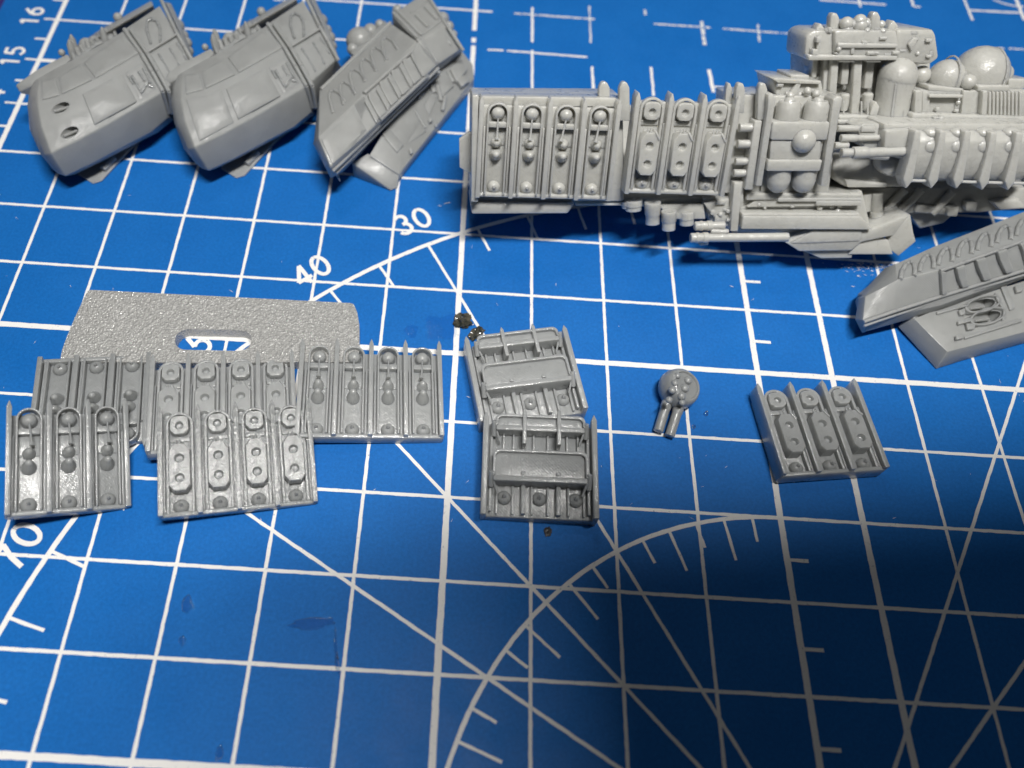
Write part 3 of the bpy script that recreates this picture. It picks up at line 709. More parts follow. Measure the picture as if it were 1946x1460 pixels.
for (X, Y, r_) in ((410, 310, .22), (490, 235, .12), (560, 185, .08), (360, 370, .10), (690, 75, .08), (1030, 140, .11), (1075, 200, .09), (1110, 260, .07)):
    b = Bm(); ball(b, at(*q(X, Y, .6)), r_, (1, 1, 1), 16, 10); part("knob", b, root, RESS)
# lower hull plate running under the rail down to its keel wedge
def solid(nm, pts, zb, mat=RESS, bev=.015):
    t = [at(*q(*p_)) for p_ in pts]; b = Bm(); quadstrip(b, [[V((v.x, v.y, min(zb, v.z - .02))) for v in t], t]); return part(nm, b, root, mat, bev)
solid("lower_hull", [(480, 1165, .36), (705, 1310, .18), (735, 1265, .17), (1268, 585, .22), (1255, 480, .3), (1180, 385, .42), (700, 800, .5)], .02)
solid("keel_wedge", [(350, 1222, .30), (470, 1150, .36), (705, 1312, .16), (690, 1400, .05), (640, 1425, .03)], .01)
lo = plane3(q(480, 1165, .36), q(735, 1265, .17), q(1180, 385, .42))
for (pts, h) in (([(580, 1005), (625, 960), (740, 1085), (690, 1145)], .05), ([(640, 965), (800, 800), (910, 985), (745, 1095)], .015), ([(780, 1115), (800, 1105), (815, 1140), (795, 1155)], .06), ([(930, 890), (950, 880), (962, 905), (935, 918)], .06),
                ([(870, 740), (930, 640), (1000, 720), (930, 860)], .02), ([(950, 620), (1060, 540), (1120, 640), (1010, 740)], .03), ([(1090, 520), (1170, 430), (1220, 520), (1140, 620)], .05), ([(1140, 600), (1195, 560), (1240, 600), (1180, 650)], .07)):
    plate("greeble", pts, lo, -.05, h, .01)
for (X, Y, X2, Y2, r_) in ((800, 790, 900, 960, .02), (940, 640, 970, 700, .05), (990, 640, 1020, 760, .035), (1070, 540, 1110, 620, .035), (840, 740, 880, 700, .05), (1050, 720, 1030, 830, .03), (975, 930, 985, 955, .015)):
    b = Bm(); tube(b, lo.pt(*qq(X, Y), .02), lo.pt(*qq(X2, Y2), .02), r_, r_, n=10); part("pipe", b, root, RESS)
b = Bm(); tube(b, at(*q(235, 1300, .36)), at(*q(262, 1362, .28)), .03, .004, n=6); part("support_nub", b, root, RESS)

# ---- fourth: arched prow at the right edge
k = crop(1620, 380, 4.294)
o = at(1800, 620, 0); root = empty("arched_prow", (o.x, o.y, 0)); tag(root, "grey pointed prow with arched recesses and two oval gun openings, cut by the right edge", "model part")
st = [[q(80, 1087, .10), q(60, 1050, .14), q(22, 975, .26), q(50, 800, .36), q(100, 775, .38)],
      [q(110, 1075, .18), q(95, 1000, .40), q(85, 980, .44), q(105, 790, .52), q(200, 690, .50)],
      [q(370, 1000, .26), q(360, 940, .46), q(345, 880, .52), q(365, 655, .76), q(350, 525, .62)],
      [q(720, 905, .32), q(720, 860, .52), q(720, 770, .60), q(705, 572, .86), q(660, 385, .70)],
      [q(1400, 645, .36), q(1400, 620, .56), q(1400, 565, .66), q(1385, 345, .92), q(1330, 125, .76)],
      [q(1700, 535, .38), q(1700, 510, .58), q(1700, 455, .68), q(1690, 240, .94), q(1620, 10, .78)]]
hb_ = hull(st, root, RESM, low=.12)
fac = plane3(q(365, 655, .76), q(1385, 345, .92), q(1400, 565, .66)); upf = plane3(q(365, 655, .76), q(1385, 345, .92), q(1330, 125, .76))
fac, upf = Surf(hb_, fac), Surf(hb_, upf)
# raised grid round the windows, raised hoods round the niches
for g_ in ([(700, 580), (735, 583), (738, 680), (747, 764), (712, 772)], [(826, 550), (892, 524), (902, 610), (928, 702), (876, 716), (846, 640)], [(985, 486), (1060, 464), (1077, 550), (1112, 644), (1052, 660), (1010, 560)],
        [(1160, 420), (1235, 397), (1252, 480), (1292, 582), (1232, 600), (1185, 500)], [(1345, 355), (1410, 332), (1425, 420), (1462, 522), (1402, 540), (1372, 430)]):
    b = Bm(); slab(b, [qq(*t) for t in g_], fac, -.05, .06); part("window_mullion", b, root, RESM, .014)
for (A_, B_, r_) in (((705, 578), (905, 508), .026), ((905, 508), (1180, 408), .026), ((1180, 408), (1500, 290), .026)):
    b = Bm(); tube(b, fac.pt(*qq(*A_), .022), fac.pt(*qq(*B_), .022), r_, r_, n=10); part("window_lintel", b, root, RESM)
plate0 = [(205, 712), (365, 668), (695, 586), (708, 770), (380, 868), (125, 960), (118, 800)]
for (X, Y) in ((445, 585), (600, 527), (752, 470), (910, 405), (1070, 350), (1230, 290), (1390, 230)):
    g_ = [(X - 54, Y + 66), (X - 42, Y), (X - 10, Y - 54), (X + 26, Y - 74), (X + 54, Y - 56), (X + 64, Y - 8), (X + 60, Y + 38)]
    b = Bm(); upf.at_face([qq(X, Y)]); P_ = [upf.pt(*qq(*t), .006) for t in g_]
    for a_, e in zip(P_[:-1], P_[1:]): tube(b, a_, e, .03, .03, n=10)
    part("arch_rib", b, root, RESM)
for (dy, r_) in ((0, .024), (34, .018)):
    b = Bm(); P_ = [at(*q(*t)) for t in ((95, 995 + dy, .44 - dy * .001), (360, 905 + dy, .53 - dy * .002), (720, 790 + dy, .60 - dy * .002), (1400, 578 + dy, .67 - dy * .002), (1700, 470 + dy, .69 - dy * .002))]
    for a, e in zip(P_[:-1], P_[1:]): tube(b, a, e, r_, r_, n=8)
    part("edge_rail", b, root, RESM)
lh_ = solid("lower_hull", [(500, 968, .34), (775, 1243, .30), (1100, 1160, .31), (1400, 1082, .32), (1700, 1000, .33), (1700, 560, .36), (720, 880, .36)], .02)
# bevelled skirt of the lower hull
b = Bm()
tp = [at(*q(*t)) for t in ((500, 968, .338), (775, 1243, .298), (1100, 1160, .308), (1400, 1082, .318), (1700, 1000, .328))]
bt = [at(*q(*t)) for t in ((372, 1035, .06), (682, 1382, .012), (900, 1312, .012), (1400, 1172, .012), (1700, 1090, .012))]
bk = [V((a.x, a.y + .12, .01)) for a in tp]; bk2 = [V((a.x + .05, a.y + .12, a.z - .03)) for a in tp]
quadstrip(b, [list(r_) for r_ in zip(tp, bt, bk, bk2)]); part("hull_skirt", b, root, RESM, .012)
lo = plane3(q(500, 968, .34), q(775, 1243, .30), q(1400, 1082, .32))
def plate(nm, pts, pl, h0, h1, bev=.006, mat=RESM):
    b = Bm(); slab(b, [qq(*t) for t in pts], pl, h0, h1); return part(nm, b, root, mat, bev)
CUTS = []
for (X, Y) in ((1060, 855), (1100, 955)):
    # oval gun openings: slanting bores cut into the plate, a raised lip, the barrel lying inside
    fwd = (lo.pt(*qq(X - 130, Y + 45)) - lo.pt(*qq(X, Y))).normalized(); sd = lo.n.cross(fwd); cpt = lo.pt(*qq(X, Y)); N = 28
    def rg(ra, rb, h): return [cpt + fwd * math.cos(2 * PI * i / N) * ra + sd * math.sin(2 * PI * i / N) * rb + lo.n * h for i in range(N)]
    b = Bm(); quadstrip(b, [rg(.30, .118, -.005), rg(.292, .112, .03), rg(.268, .094, .034), rg(.255, .084, -.005)], caps=False); part("gun_opening", b, root, RESM)
    cb_ = Bm(); tube(cb_, cpt + fwd * .36 + lo.n * .055, cpt - fwd * .22 - lo.n * .11, .092, .092, n=24); CUTS.append(cb_)
    b = Bm(); tube(b, cpt - fwd * .12 - lo.n * .13, cpt + fwd * .20 + lo.n * .0, .022, .016, n=8); part("gun_barrel", b, root, RESM)
for cb_ in CUTS: carve(lh_, cb_)
plate("gun_mount", [(1165, 755), (1185, 760), (1255, 900), (1258, 960), (1225, 985), (1235, 900), (1180, 810)], lo, -.02, .03, .008)
for (pts, h) in (([(870, 900), (920, 880), (925, 930), (885, 940)], .05), ([(862, 985), (975, 955), (975, 990), (868, 1015)], .05), ([(930, 1005), (1010, 1010), (1000, 1050), (945, 1060)], .05), ([(845, 1105), (905, 1085), (915, 1125), (852, 1140)], .055), ([(915, 1110), (1380, 960), (1390, 990), (920, 1135)], .03),
                ([(690, 910), (950, 845), (960, 860), (695, 932)], .04), ([(1210, 700), (1260, 690), (1330, 880), (1290, 900)], .02), ([(1330, 700), (1400, 680), (1400, 740), (1345, 755)], .04)):
    plate("greeble", pts, lo, -.02, h, .01)

# ================================================================ THE LONG SHIP HULL
SX = V((math.cos(R(3.0)), math.sin(R(3.0)), 0)); TILT = 57.5
SN = (Matrix.Rotation(R(3.0), 3, 'Z') @ V((0, -math.sin(R(TILT)), math.cos(R(TILT)))))
PV = Plane(V((1.02, 5.10, 1.66)), SN)
ship = empty("warship_hull", (3.4, 5.4, 0)); tag(ship, "long grey ship hull crowded with guns, tanks, domes and towers, across the far right", "model ship")
def S(nm, pts, h0, h1, pl=None, mat=None, bev=.01, parent=None):
    b = Bm(); slab(b, pts, pl or PV, h0, h1); return part(nm, b, parent or ship, mat or RESL, bev)
def rod(nm, a, e, r_, h, pl=None, r2=None, n=14, dome=False, st=None, mat=None, h2=None):
    b = Bm(); pl = pl or PV; tube(b, pl.pt(*a, h), pl.pt(*e, h if h2 is None else h2), r_, r2, n=n, dome=dome, stations=st); return part(nm, b, ship, mat or RESL)
def orb(nm, c_, r_, h, pl=None, s=(1, 1, 1), mat=None):
    b = Bm(); pl = pl or PV; ball(b, pl.pt(*c_, h), r_, s, 24, 14, rot=Matrix((SX, SX.cross(PV.n) * -1, PV.n)).transposed()); return part(nm, b, ship, mat or RESL)
# its two batteries, of the same castings as the loose panels
EU = Matrix((SX, PV.n.cross(SX), PV.n)).transposed().to_euler()
battery("lance_battery", 'lance', 4, PV.pt(1040, 286, 0), EU, None, None, None, P=.4335, L=1.30, mat=RESL, parent=ship, lip=.30, dxs=(0, -.01, -.045, -.03))
battery("turret_battery", 'turret', 3, PV.pt(1296, 278, 0), EU, None, None, None, P=.425, L=1.30, mat=RESL, parent=ship, lip=.30, tall=(.0, .0, .0, .0))
b = Bm(); box(b, .15, 9.0, 5.75, 7.0, .12, .78); bmesh.ops.rotate(b, verts=b.verts, cent=(1, 5.6, 0), matrix=Matrix.Rotation(R(3), 3, 'Z')); part("hull_core", b, ship, RESL, .05)
h = crop(870, 140, 5.215); A = crop(1300, 0, 2.9195)
S("side_frame", [h(145, 215), h(205, 215), h(200, 1275), h(132, 1270)], -.5, -.06)
S("hull_block", [h(140, 230), h(1640, 240), h(1650, 1270), h(130, 1270)], -1.0, -.28, bev=.03)
S("under_plate", [h(122, 1280), h(1160, 1290), h(1090, 1388), h(140, 1392)], -.9, -.22, bev=.02)
S("under_plate", [h(1160, 1290), h(1660, 1290), h(1640, 1310), h(1170, 1310)], -.7, -.3)
S("side_tab", [h(14, 650), h(112, 580), h(150, 590), h(150, 1000), h(115, 985), h(18, 930)], -.45, -.38, bev=.006)
S("top_ledge", [h(215, 225), h(1600, 245), h(1590, 330), h(250, 320)], -.5, -.21)
for (X0, X1, Y0, Y1, hh) in ((1395, 1512, 82, 330, -.30), (1598, 1708, 82, 470, -.12)):
    S("spire", [h(X0, Y1), h(X0 + 5, Y0 + 60), h(X0 + 32, Y0 + 8), h((X0 + X1) / 2, Y0), h(X1 - 30, Y0 + 8), h(X1 - 4, Y0 + 60), h(X1, Y1)], hh - .13, hh, bev=.02)
B2 = crop(1380, 140, 6.083)
for (X0, X1, Y0, Y1, hh) in ((-10, 78, 108, 420, -.2), (105, 228, 108, 460, -.05), (360, 485, 108, 540, -.08)):
    S("spire", [B2(X0, Y1), B2(X0 + 12, Y0 + 80), B2(X0 + 35, Y0 + 10), B2((X0 + X1) / 2, Y0), B2(X1 - 28, Y0 + 10), B2(X1 - 5, Y0 + 80), B2(X1 - 20, Y1)], hh - .12, hh, bev=.02)
S("post", [B2(335, 545), B2(420, 545), B2(310, 1345), B2(215, 1345)], -.3, -.06, bev=.015)
S("backing_wall", [B2(60, 250), B2(520, 250), B2(380, 1380), B2(-40, 1380)], -.9, -.26)
for (X0, X1, Y, r_) in ((150, 330, 625, .055), (130, 310, 815, .055), (105, 270, 1015, .05), (85, 250, 1150, .05)):
    rod("cross_pipe", B2(X0, Y), B2(X1, Y), r_, -.14)
S("rib", [B2(488, 250), B2(530, 225), B2(575, 290), B2(560, 400), B2(412, 1300), B2(345, 1300), B2(480, 420)], -.25, .03, bev=.012)
S("rib", [B2(1240, 300), B2(1290, 262), B2(1345, 280), B2(1320, 420), B2(1165, 1305), B2(1095, 1305), B2(1215, 500)], -.25, .03, bev=.012)
# paired tanks with straps and a round boss
for (xa, ya, xb, yb) in ((730, 330, 600, 1250), (1060, 330, 890, 1250)):
    rod("tank", B2(xa, ya), B2(xb, yb), .155, -.12, st=[(-.02, .12), (.03, .15), (.2, .155), (.97, .155), (1.0, .15)], n=22, dome=True)
    rod("tank_cap", B2(xa + 8, ya - 55), B2(xa - 4, ya + 40), .06, -.10, st=[(0, .04), (.2, .06), (1, .1)])
S("tank_strap", [B2(540, 560), B2(1210, 560), B2(1172, 775), B2(515, 775)], -.2, .065, bev=.03)
S("tank_plate", [B2(520, 770), B2(1100, 770), B2(1085, 1010), B2(500, 1010)], -.2, .035, bev=.02)
S("tank_strap", [B2(492, 1000), B2(1118, 1000), B2(1085, 1132), B2(468, 1132)], -.2, .07, bev=.02)
orb("round_boss", B2(900, 780), .152, .06, s=(1, 1, .8))
S("backing_wall", [B2(500, 260), B2(1330, 260), B2(1180, 1400), B2(400, 1400)], -1.0, -.24)
# cabin behind the tanks
S("cabin", [B2(545, 60), B2(1110, 95), B2(1140, 330), B2(590, 320)], -1.0, -.34, bev=.03)
S("cabin_roof", [B2(530, 50), B2(1100, 85), B2(1100, 125), B2(600, 110)], -.95, -.27)
S("cabin_roof", [B2(750, 12), B2(960, 20), B2(960, 70), B2(745, 50)], -.9, -.4)
for (X, Y) in ((740, 255), (1040, 230), (940, 200)):
    orb("knob", B2(X, Y), .05, -.22)
S("cabin_buttress", [B2(820, 110), B2(870, 120), B2(800, 300), B2(700, 290)], -.5, -.28)
# tower
T = crop(1500, 10, 6.347)
PT = PV.off(-.62)
S("tower_deck", [T(205, 360), T(300, 300), T(560, 300), T(560, 660), T(400, 665), T(240, 660), T(180, 640)], -.7, -.02, PT, bev=.05)
S("tower_deck", [T(550, 300), T(1300, 300), T(1330, 500), T(1310, 660), T(550, 665)], -.7, .06, PT, bev=.04)
S("tower_block", [T(1290, 300), T(1340, 285), T(1745, 290), T(1775, 360), T(1815, 640), T(1700, 720), T(1300, 690)], -.9, .0, PT, bev=.05)
S("deck_band", [T(590, 455), T(1310, 465), T(1310, 520), T(580, 520)], -.1, .10, PT, bev=.02)
S("deck_band", [T(230, 600), T(1310, 610), T(1310, 668), T(235, 668)], -.1, .10, PT, bev=.02)
S("deck_notch", [T(350, 370), T(400, 370), T(360, 600), T(325, 600)], -.05, .03, PT)
S("deck_brace", [T(1440, 470), T(1510, 390), T(1560, 400), T(1480, 560)], -.05, .05, PT)
for (X0, X1, Y0, Y1, hh) in ((490, 610, 95, 330, -.1), (985, 1105, 82, 360, .02)):
    S("spire", [T(X0, Y1), T(X0 + 10, Y0 + 60), T(X0 + 35, Y0), T(X1 - 30, Y0), T(X1, Y0 + 60), T(X1, Y1)], hh - .15, hh, PT, bev=.025)
for (X0, X1, Y0, Y1) in ((305, 430, 215, 330), (1180, 1320, 180, 330)):
    S("spire", [T(X0, Y1), T(X0 + 30, Y0 + 60), T((X0 + X1) / 2 + 15, Y0), T(X1 - 5, Y0 + 60), T(X1, Y1)], -.3, -.1, PT, bev=.02)
for (X, Y, r_) in ((460, 310, .05), (690, 220, .085), (690, 300, .08), (760, 230, .06), (850, 190, .085), (850, 240, .1), (930, 220, .07), (1110, 230, .05), (1040, 330, .08), (960, 250, .07)):
    orb("knob", T(X, Y), r_, -.06, PT)
S("knob_bar", [T(620, 190), T(1000, 165), T(1000, 290), T(620, 310)], -.4, -.14, PT, bev=.03)
S("tower_shaft", [T(235, 650), T(1060, 650), T(1040, 1060), T(390, 1060), T(230, 860)], -.9, -.25, PT)
for (xa, xb, xc, hh, y2) in ((290, 350, -20, -.12, 880), (425, 480, -20, -.08, 1080), (515, 605, -35, .0, 1110), (650, 740, -30, -.06, 960), (790, 890, -45, .02, 1340), (940, 1040, -40, -.1, 1010)):
    S("tower_column", [T(xa, 650), T(xb, 650), T(xb + xc, y2), T(xa + xc, y2)], hh - .3, hh, PT, bev=.02)
S("tower_foot", [T(380, 1000), T(1120, 1000), T(1100, 1450), T(540, 1450)], -.9, -.22, PT)
S("tower_back", [T(1020, 650), T(1700, 650), T(1700, 1420), T(880, 1420)], -1.3, -.5, PT)
for (X, Y) in ((700, 665), (1020, 665)):
    S("arch_lip", [T(X - 70, 660), T(X + 70, 660), T(X + 95, 690), T(X - 95, 690)], -.1, .07, PT)
for (X, Y) in ((665, 1090), (940, 1085), (560, 1130)):
    rod("pod", T(X + 12, Y - 30), T(X - 15, Y + 180), .075, -.1, PT, n=16, st=[(0, .05), (.1, .072), (.6, .07), (1, .05)])
S("base_ledge", [T(600, 1330), T(1000, 1330), T(1010, 1385), T(600, 1385)], -.4, .12, PT, bev=.02)
S("base_ledge", [T(590, 1385), T(1030, 1385), T(1040, 1440), T(590, 1440)], -.4, .16, PT, bev=.02)
for (X, hh) in ((655, .05), (870, .06), (945, .07)):
    rod("thin_strut", T(X, 1160), T(X + 2, 1335), .012, hh, PT, n=6)
S("fin_spire", [T(975, 1330), T(1000, 1230), T(1050, 1160), T(1090, 1230), T(1060, 1330)], -.1, .1, PT)
# capsule and domes
Dm = crop(1646, 80, 6.083)
rod("capsule", Dm(360, 400), Dm(260, 930), .24, -.62, st=[(0, .24), (1, .22)], n=26)
orb("capsule_top", Dm(365, 400), .245, -.62)
rod("capsule_seam", Dm(345, 480), Dm(290, 900), .02, -.42, n=8)
rod("capsule_seam", Dm(480, 400), Dm(400, 940), .02, -.42, n=8)
orb("dome", Dm(930, 410), .235, -.72)
orb("dome", Dm(1320, 360), .355, -.86)
orb("dome_hub", Dm(1590, 360), .12, -.8)
orb("dome_hub", Dm(640, 380), .12, -.78)
orb("valve", Dm(1180, 460), .10, -.52)
for x_ in (0, 1):
    b = Bm(); c_ = PV.pt(*Dm(960 if x_ == 0 else 1430, 380), -.72 if x_ == 0 else -.86); rr = .24 if x_ == 0 else .35
    n_ = 28; ring = [c_ + (PV.n * math.cos(2 * PI * i / n_) + SX.cross(PV.n) * math.sin(2 * PI * i / n_)) * rr for i in range(n_)]
    for i in range(n_): tube(b, ring[i], ring[(i + 1) % n_], .012, .012, n=6)
    part("dome_seam", b, ship, RESL)
# deck house
S("deck_house", [Dm(560, 560), Dm(1900, 560), Dm(1900, 870), Dm(540, 870)], -1.1, -.46, bev=.02)
S("deck_shelf", [Dm(540, 820), Dm(1900, 870), Dm(1900, 980), Dm(520, 950)], -.9, -.33, bev=.03)
S("window_ledge", [Dm(735, 610), Dm(1120, 610), Dm(1120, 645), Dm(735, 645)], -.5, -.36)
S("post", [Dm(575, 560), Dm(650, 560), Dm(645, 860), Dm(560, 860)], -.5, -.36)
S("post", [Dm(650, 560), Dm(740, 590), Dm(735, 830), Dm(650, 830)], -.5, -.41)
S("post", [Dm(1130, 560), Dm(1240, 570), Dm(1215, 850), Dm(1100, 850)], -.5, -.40)
S("post", [Dm(1355, 565), Dm(1410, 565), Dm(1395, 860), Dm(1335, 860)], -.5, -.36)
S("roof_edge", [Dm(1300, 505), Dm(1660, 500), Dm(1660, 570), Dm(1290, 570)], -.8, -.44)
S("roof_edge", [Dm(1650, 430), Dm(1900, 425), Dm(1900, 540), Dm(1650, 540)], -1.0, -.6)
S("roof_edge", [Dm(720, 500), Dm(1130, 540), Dm(1130, 590), Dm(720, 560)], -.8, -.46)
for i in range(9):
    X = 1425 + i * 44; S("wall_slat", [Dm(X, 575), Dm(X + 24, 575), Dm(X + 20, 870), Dm(X - 4, 870)], -.5, -.405, bev=.006)
# small fittings crowding the decks
RG = random.Random(11)
def fittings(M, quad, n_, pl, hh, sz):
    """scatter little boxes and stubs over a four-cornered deck area given in close-up coordinates"""
    for i in range(n_):
        u_, v_ = RG.random(), RG.random(); a_, b_, c_, d_ = quad
        X = (a_[0] * (1 - u_) + b_[0] * u_) * (1 - v_) + (d_[0] * (1 - u_) + c_[0] * u_) * v_; Y = (a_[1] * (1 - u_) + b_[1] * u_) * (1 - v_) + (d_[1] * (1 - u_) + c_[1] * u_) * v_
        w_, t_ = sz * RG.uniform(.4, 1.3), sz * RG.uniform(.4, 1.6); k_ = RG.random(); h_ = hh + RG.uniform(.0, .05)
        if k_ < .55: S("fitting", [M(X - w_, Y - t_), M(X + w_, Y - t_), M(X + w_ - t_ * .2, Y + t_), M(X - w_ - t_ * .2, Y + t_)], hh - .12, h_, pl, bev=.008)
        elif k_ < .8: rod("fitting", M(X - w_, Y), M(X + w_ * 1.6, Y), RG.uniform(.018, .034), h_ - .01, pl, n=8)
        else: orb("fitting", M(X, Y), RG.uniform(.025, .045), h_ - .01, pl)
fittings(Dm, ((560, 880), (1800, 900), (1800, 970), (540, 945)), 16, PV, -.32, 26)
fittings(Dm, ((760, 660), (1080, 660), (1060, 820), (760, 820)), 5, PV, -.45, 28)
fittings(T, ((300, 380), (1280, 380), (1280, 600), (300, 600)), 12, PT, .06, 30)
fittings(T, ((1340, 330), (1720, 330), (1760, 620), (1340, 640)), 7, PT, .0, 34)
fittings(T, ((320, 290), (1300, 290), (1300, 330), (320, 330)), 9, PT, -.02, 26)
fittings(B2, ((560, 80), (1080, 110), (1100, 300), (600, 300)), 11, PV, -.33, 30)
fittings(A, ((420, 1120), (960, 1120), (970, 1180), (340, 1190)), 8, PV, -.22, 11)
fittings(A, ((130, 1120), (250, 1110), (260, 1250), (180, 1230)), 6, PV, -.2, 12)
fittings(T, ((240, 690), (1040, 690), (1020, 1000), (300, 1000)), 10, PT, -.24, 30)
# nacelle with fins
E5 = crop(1560, 230, 5.041)
PN = PV.off(.08)
b = Bm()
prof = [(60, -.45), (60, -.2), (110, -.03), (200, .04), (330, .05), (480, .02), (560, -.06), (580, -.5)]
rings = [[PN.pt(*E5(xx + (300 - Y) * .28, Y), hh) for Y, hh in prof] for xx in (830, 1200, 1600, 2060)]
quadstrip(b, rings); part("nacelle", b, ship, RESL, .02)
S("nacelle_top", [E5(600, 20), E5(2060, 20), E5(2060, 170), E5(600, 170)], -.9, -.10, PN, bev=.05)
S("nacelle_nose", [E5(620, 90), E5(870, 70), E5(820, 380), E5(600, 330)], -.5, -.03, PN, bev=.04)
for i, (X, Y) in enumerate(((820, 655), (1060, 655), (1300, 658), (1548, 670), (1795, 672), (2040, 680))):
    pts = [(X, Y), (X - 30, Y - 95), (X + 20, Y - 260), (X + 62, Y - 440), (X + 85, Y - 560), (X + 145, Y - 560), (X + 132, Y - 430), (X + 96, Y - 250), (X + 66, Y - 80)]
    S("fin", [E5(*t) for t in pts], -.12, .12, PN, bev=.02)
for (X, Y, X2, Y2) in ((860, 572, 1040, 575), (1350, 582, 1530, 588), (1600, 590, 1775, 595), (1840, 595, 2040, 600)):
    rod("fin_link", E5(X, Y), E5(X2, Y2), .02, .05, PN, n=8)
for i in range(5):
    X = 1062 + i * 253
    orb("bulge", E5(X, 118), .125, -.07, PN, (1, .62, .75)); orb("bulge", E5(X - 14, 245), .125, -.005, PN, (1, .8, .6))
# cluster of barrels ahead of the nacelle
for (a_, e_, r_, hh) in (((160, 72), (360, 72), .045, -.16), ((190, 165), (340, 165), .05, -.1), ((340, 165), (560, 160), .042, -.1), ((130, 235), (260, 235), .045, -.1), ((195, 305), (300, 305), .058, .02), ((305, 305), (440, 300), .078, .03), ((440, 305), (820, 290), .066, .03), ((480, 330), (640, 340), .05, .02)):
    rod("barrel", E5(*a_), E5(*e_), r_, hh, n=14)
S("barrel_mount", [E5(340, 60), E5(420, 25), E5(760, 35), E5(860, 90), E5(840, 270), E5(420, 270)], -.6, -.13, bev=.03)
S("barrel_mount", [E5(400, 50), E5(520, 50), E5(535, 110), E5(380, 110)], -.2, -.10, bev=.02)
S("shadow_hull", [E5(110, 330), E5(860, 330), E5(840, 640), E5(240, 640), E5(120, 560)], -.9, -.36, bev=.05)
S("hull_bulge", [E5(560, 330), E5(840, 350), E5(800, 560), E5(640, 540), E5(560, 480)], -.5, -.16, bev=.09)
S("hull_keel_plate", [E5(230, 560), E5(640, 600), E5(640, 640), E5(260, 640)], -.6, -.3, bev=.02)
# lower hull under the nacelle
PL = PV.off(-.50)
S("lower_hull", [E5(380, 640), E5(2000, 640), E5(2000, 840), E5(1520, 880), E5(600, 895), E5(370, 850)], -.8, -.1, PL, bev=.03)
rod("vent_pipe", E5(430, 690), E5(425, 855), .085, -.02, PL)
rod("vent_pipe", E5(545, 690), E5(530, 920), .085, .06, PL, st=[(0, .07), (.75, .075), (.77, .088), (1, .088)])
for (X, Y, X2, Y2) in ((590, 880, 800, 660), (740, 890, 960, 660), (1060, 890, 1260, 680)):
    rod("slanted_strut", E5(X, Y), E5(X2, Y2), .06, -.06, PL)
S("lower_panel", [E5(620, 820), E5(740, 820), E5(740, 905), E5(600, 880)], -.3, .0, PL, bev=.02)
S("lower_panel", [E5(930, 800), E5(1230, 840), E5(1230, 905), E5(900, 880)], -.4, -.04, PL, bev=.02)
for (X, Y) in ((1270, 830), (1450, 780)):
    S("lower_lug", [E5(X - 50, Y), E5(X + 60, Y - 10), E5(X + 40, Y + 90), E5(X - 60, Y + 85)], -.4, .02, PL, bev=.02)
S("lower_panel", [E5(1640, 780), E5(1900, 740), E5(1990, 840), E5(1720, 860)], -.5, .02, PL, bev=.04)
# keel: stepped decks below the tanks
PK = PV.off(-.20)
F = crop(1180, 330, 4.633)
S("keel_wall", [A(105, 1100), A(990, 1060), A(1040, 1280), A(1000, 1300), A(300, 1290), A(150, 1240)], -.8, -.08, PK, bev=.02)
S("keel_post", [F(1000, 80), F(1065, 80), F(1030, 510), F(965, 510)], -.3, .10, PK)
S("keel_post", [A(285, 1010), A(330, 1010), A(330, 1150), A(280, 1150)], -.3, .05, PK)
S("deck_step", [A(350, 1075), A(985, 1075), A(985, 1100), A(345, 1112)], -.3, .03, PK)
S("deck_step", [A(412, 1098), A(985, 1094), A(980, 1142), A(352, 1150)], -.3, .0, PK)
S("deck_step", [A(525, 1100), A(985, 1100), A(985, 1120), A(520, 1120)], -.3, .05, PK, bev=.006)
S("deck_step", [A(735, 1118), A(985, 1118), A(985, 1142), A(735, 1142)], -.3, .065, PK, bev=.006)
S("deck_step", [A(325, 1186), A(975, 1186), A(985, 1206), A(320, 1208)], -.3, .13, PK)
S("deck_step", [A(330, 1202), A(985, 1202), A(1045, 1276), A(318, 1272)], -.3, .16, PK, bev=.014)
S("keel_plate", [A(560, 1345), A(720, 1280), A(1040, 1272), A(1255, 1190), A(1165, 1308), A(985, 1345), A(932, 1392), A(640, 1396)], -.5, .08, PK, bev=.02)
S("keel_plate", [A(715, 1285), A(990, 1278), A(980, 1340), A(690, 1352), A(590, 1352)], -.3, .10, PK, bev=.02)
S("keel_shoe", [A(640, 1385), A(940, 1382), A(930, 1432), A(760, 1434)], -.5, .0, PK, bev=.01)
S("keel_shoe", [A(980, 1335), A(1130, 1330), A(1160, 1412), A(912, 1412), A(945, 1380)], -.5, .03, PK, bev=.01)
S("keel_fin", [A(1128, 1335), A(1255, 1190), A(1272, 1290), A(1286, 1340), A(1190, 1420), A(1150, 1390)], -.12, -.02, PK, bev=.008)
S("keel_brace", [A(1240, 1180), A(1520, 1170), A(1440, 1240), A(1310, 1270)], -.8, -.5, PK, bev=.02)
S("keel_buttress", [A(110, 1130), A(250, 1100), A(265, 1270), A(190, 1240)], -.4, -.02, PK, bev=.015)
for (a_, e_, r_, hh) in (((612, 566), (1470, 560), .066, .16), ((648, 462), (910, 458), .062, .10), ((790, 507), (925, 512), .036, .14)):
    L_ = abs(e_[0] - a_[0])
    rod("long_gun", F(*a_), F(*e_), r_, hh, PK, st=[(0, r_ * .85), (8 / L_, r_), (45 / L_, r_), (50 / L_, r_ * 1.12), (70 / L_, r_ * 1.12), (72 / L_, r_), (105 / L_, r_), (110 / L_, r_ * 1.15), (150 / L_, r_ * 1.15), (155 / L_, r_ * .9), (1, r_ * .95)])
S("gun_foot", [F(660, 600), F(775, 600), F(770, 632), F(700, 636)], -.2, .13, PK, bev=.01)
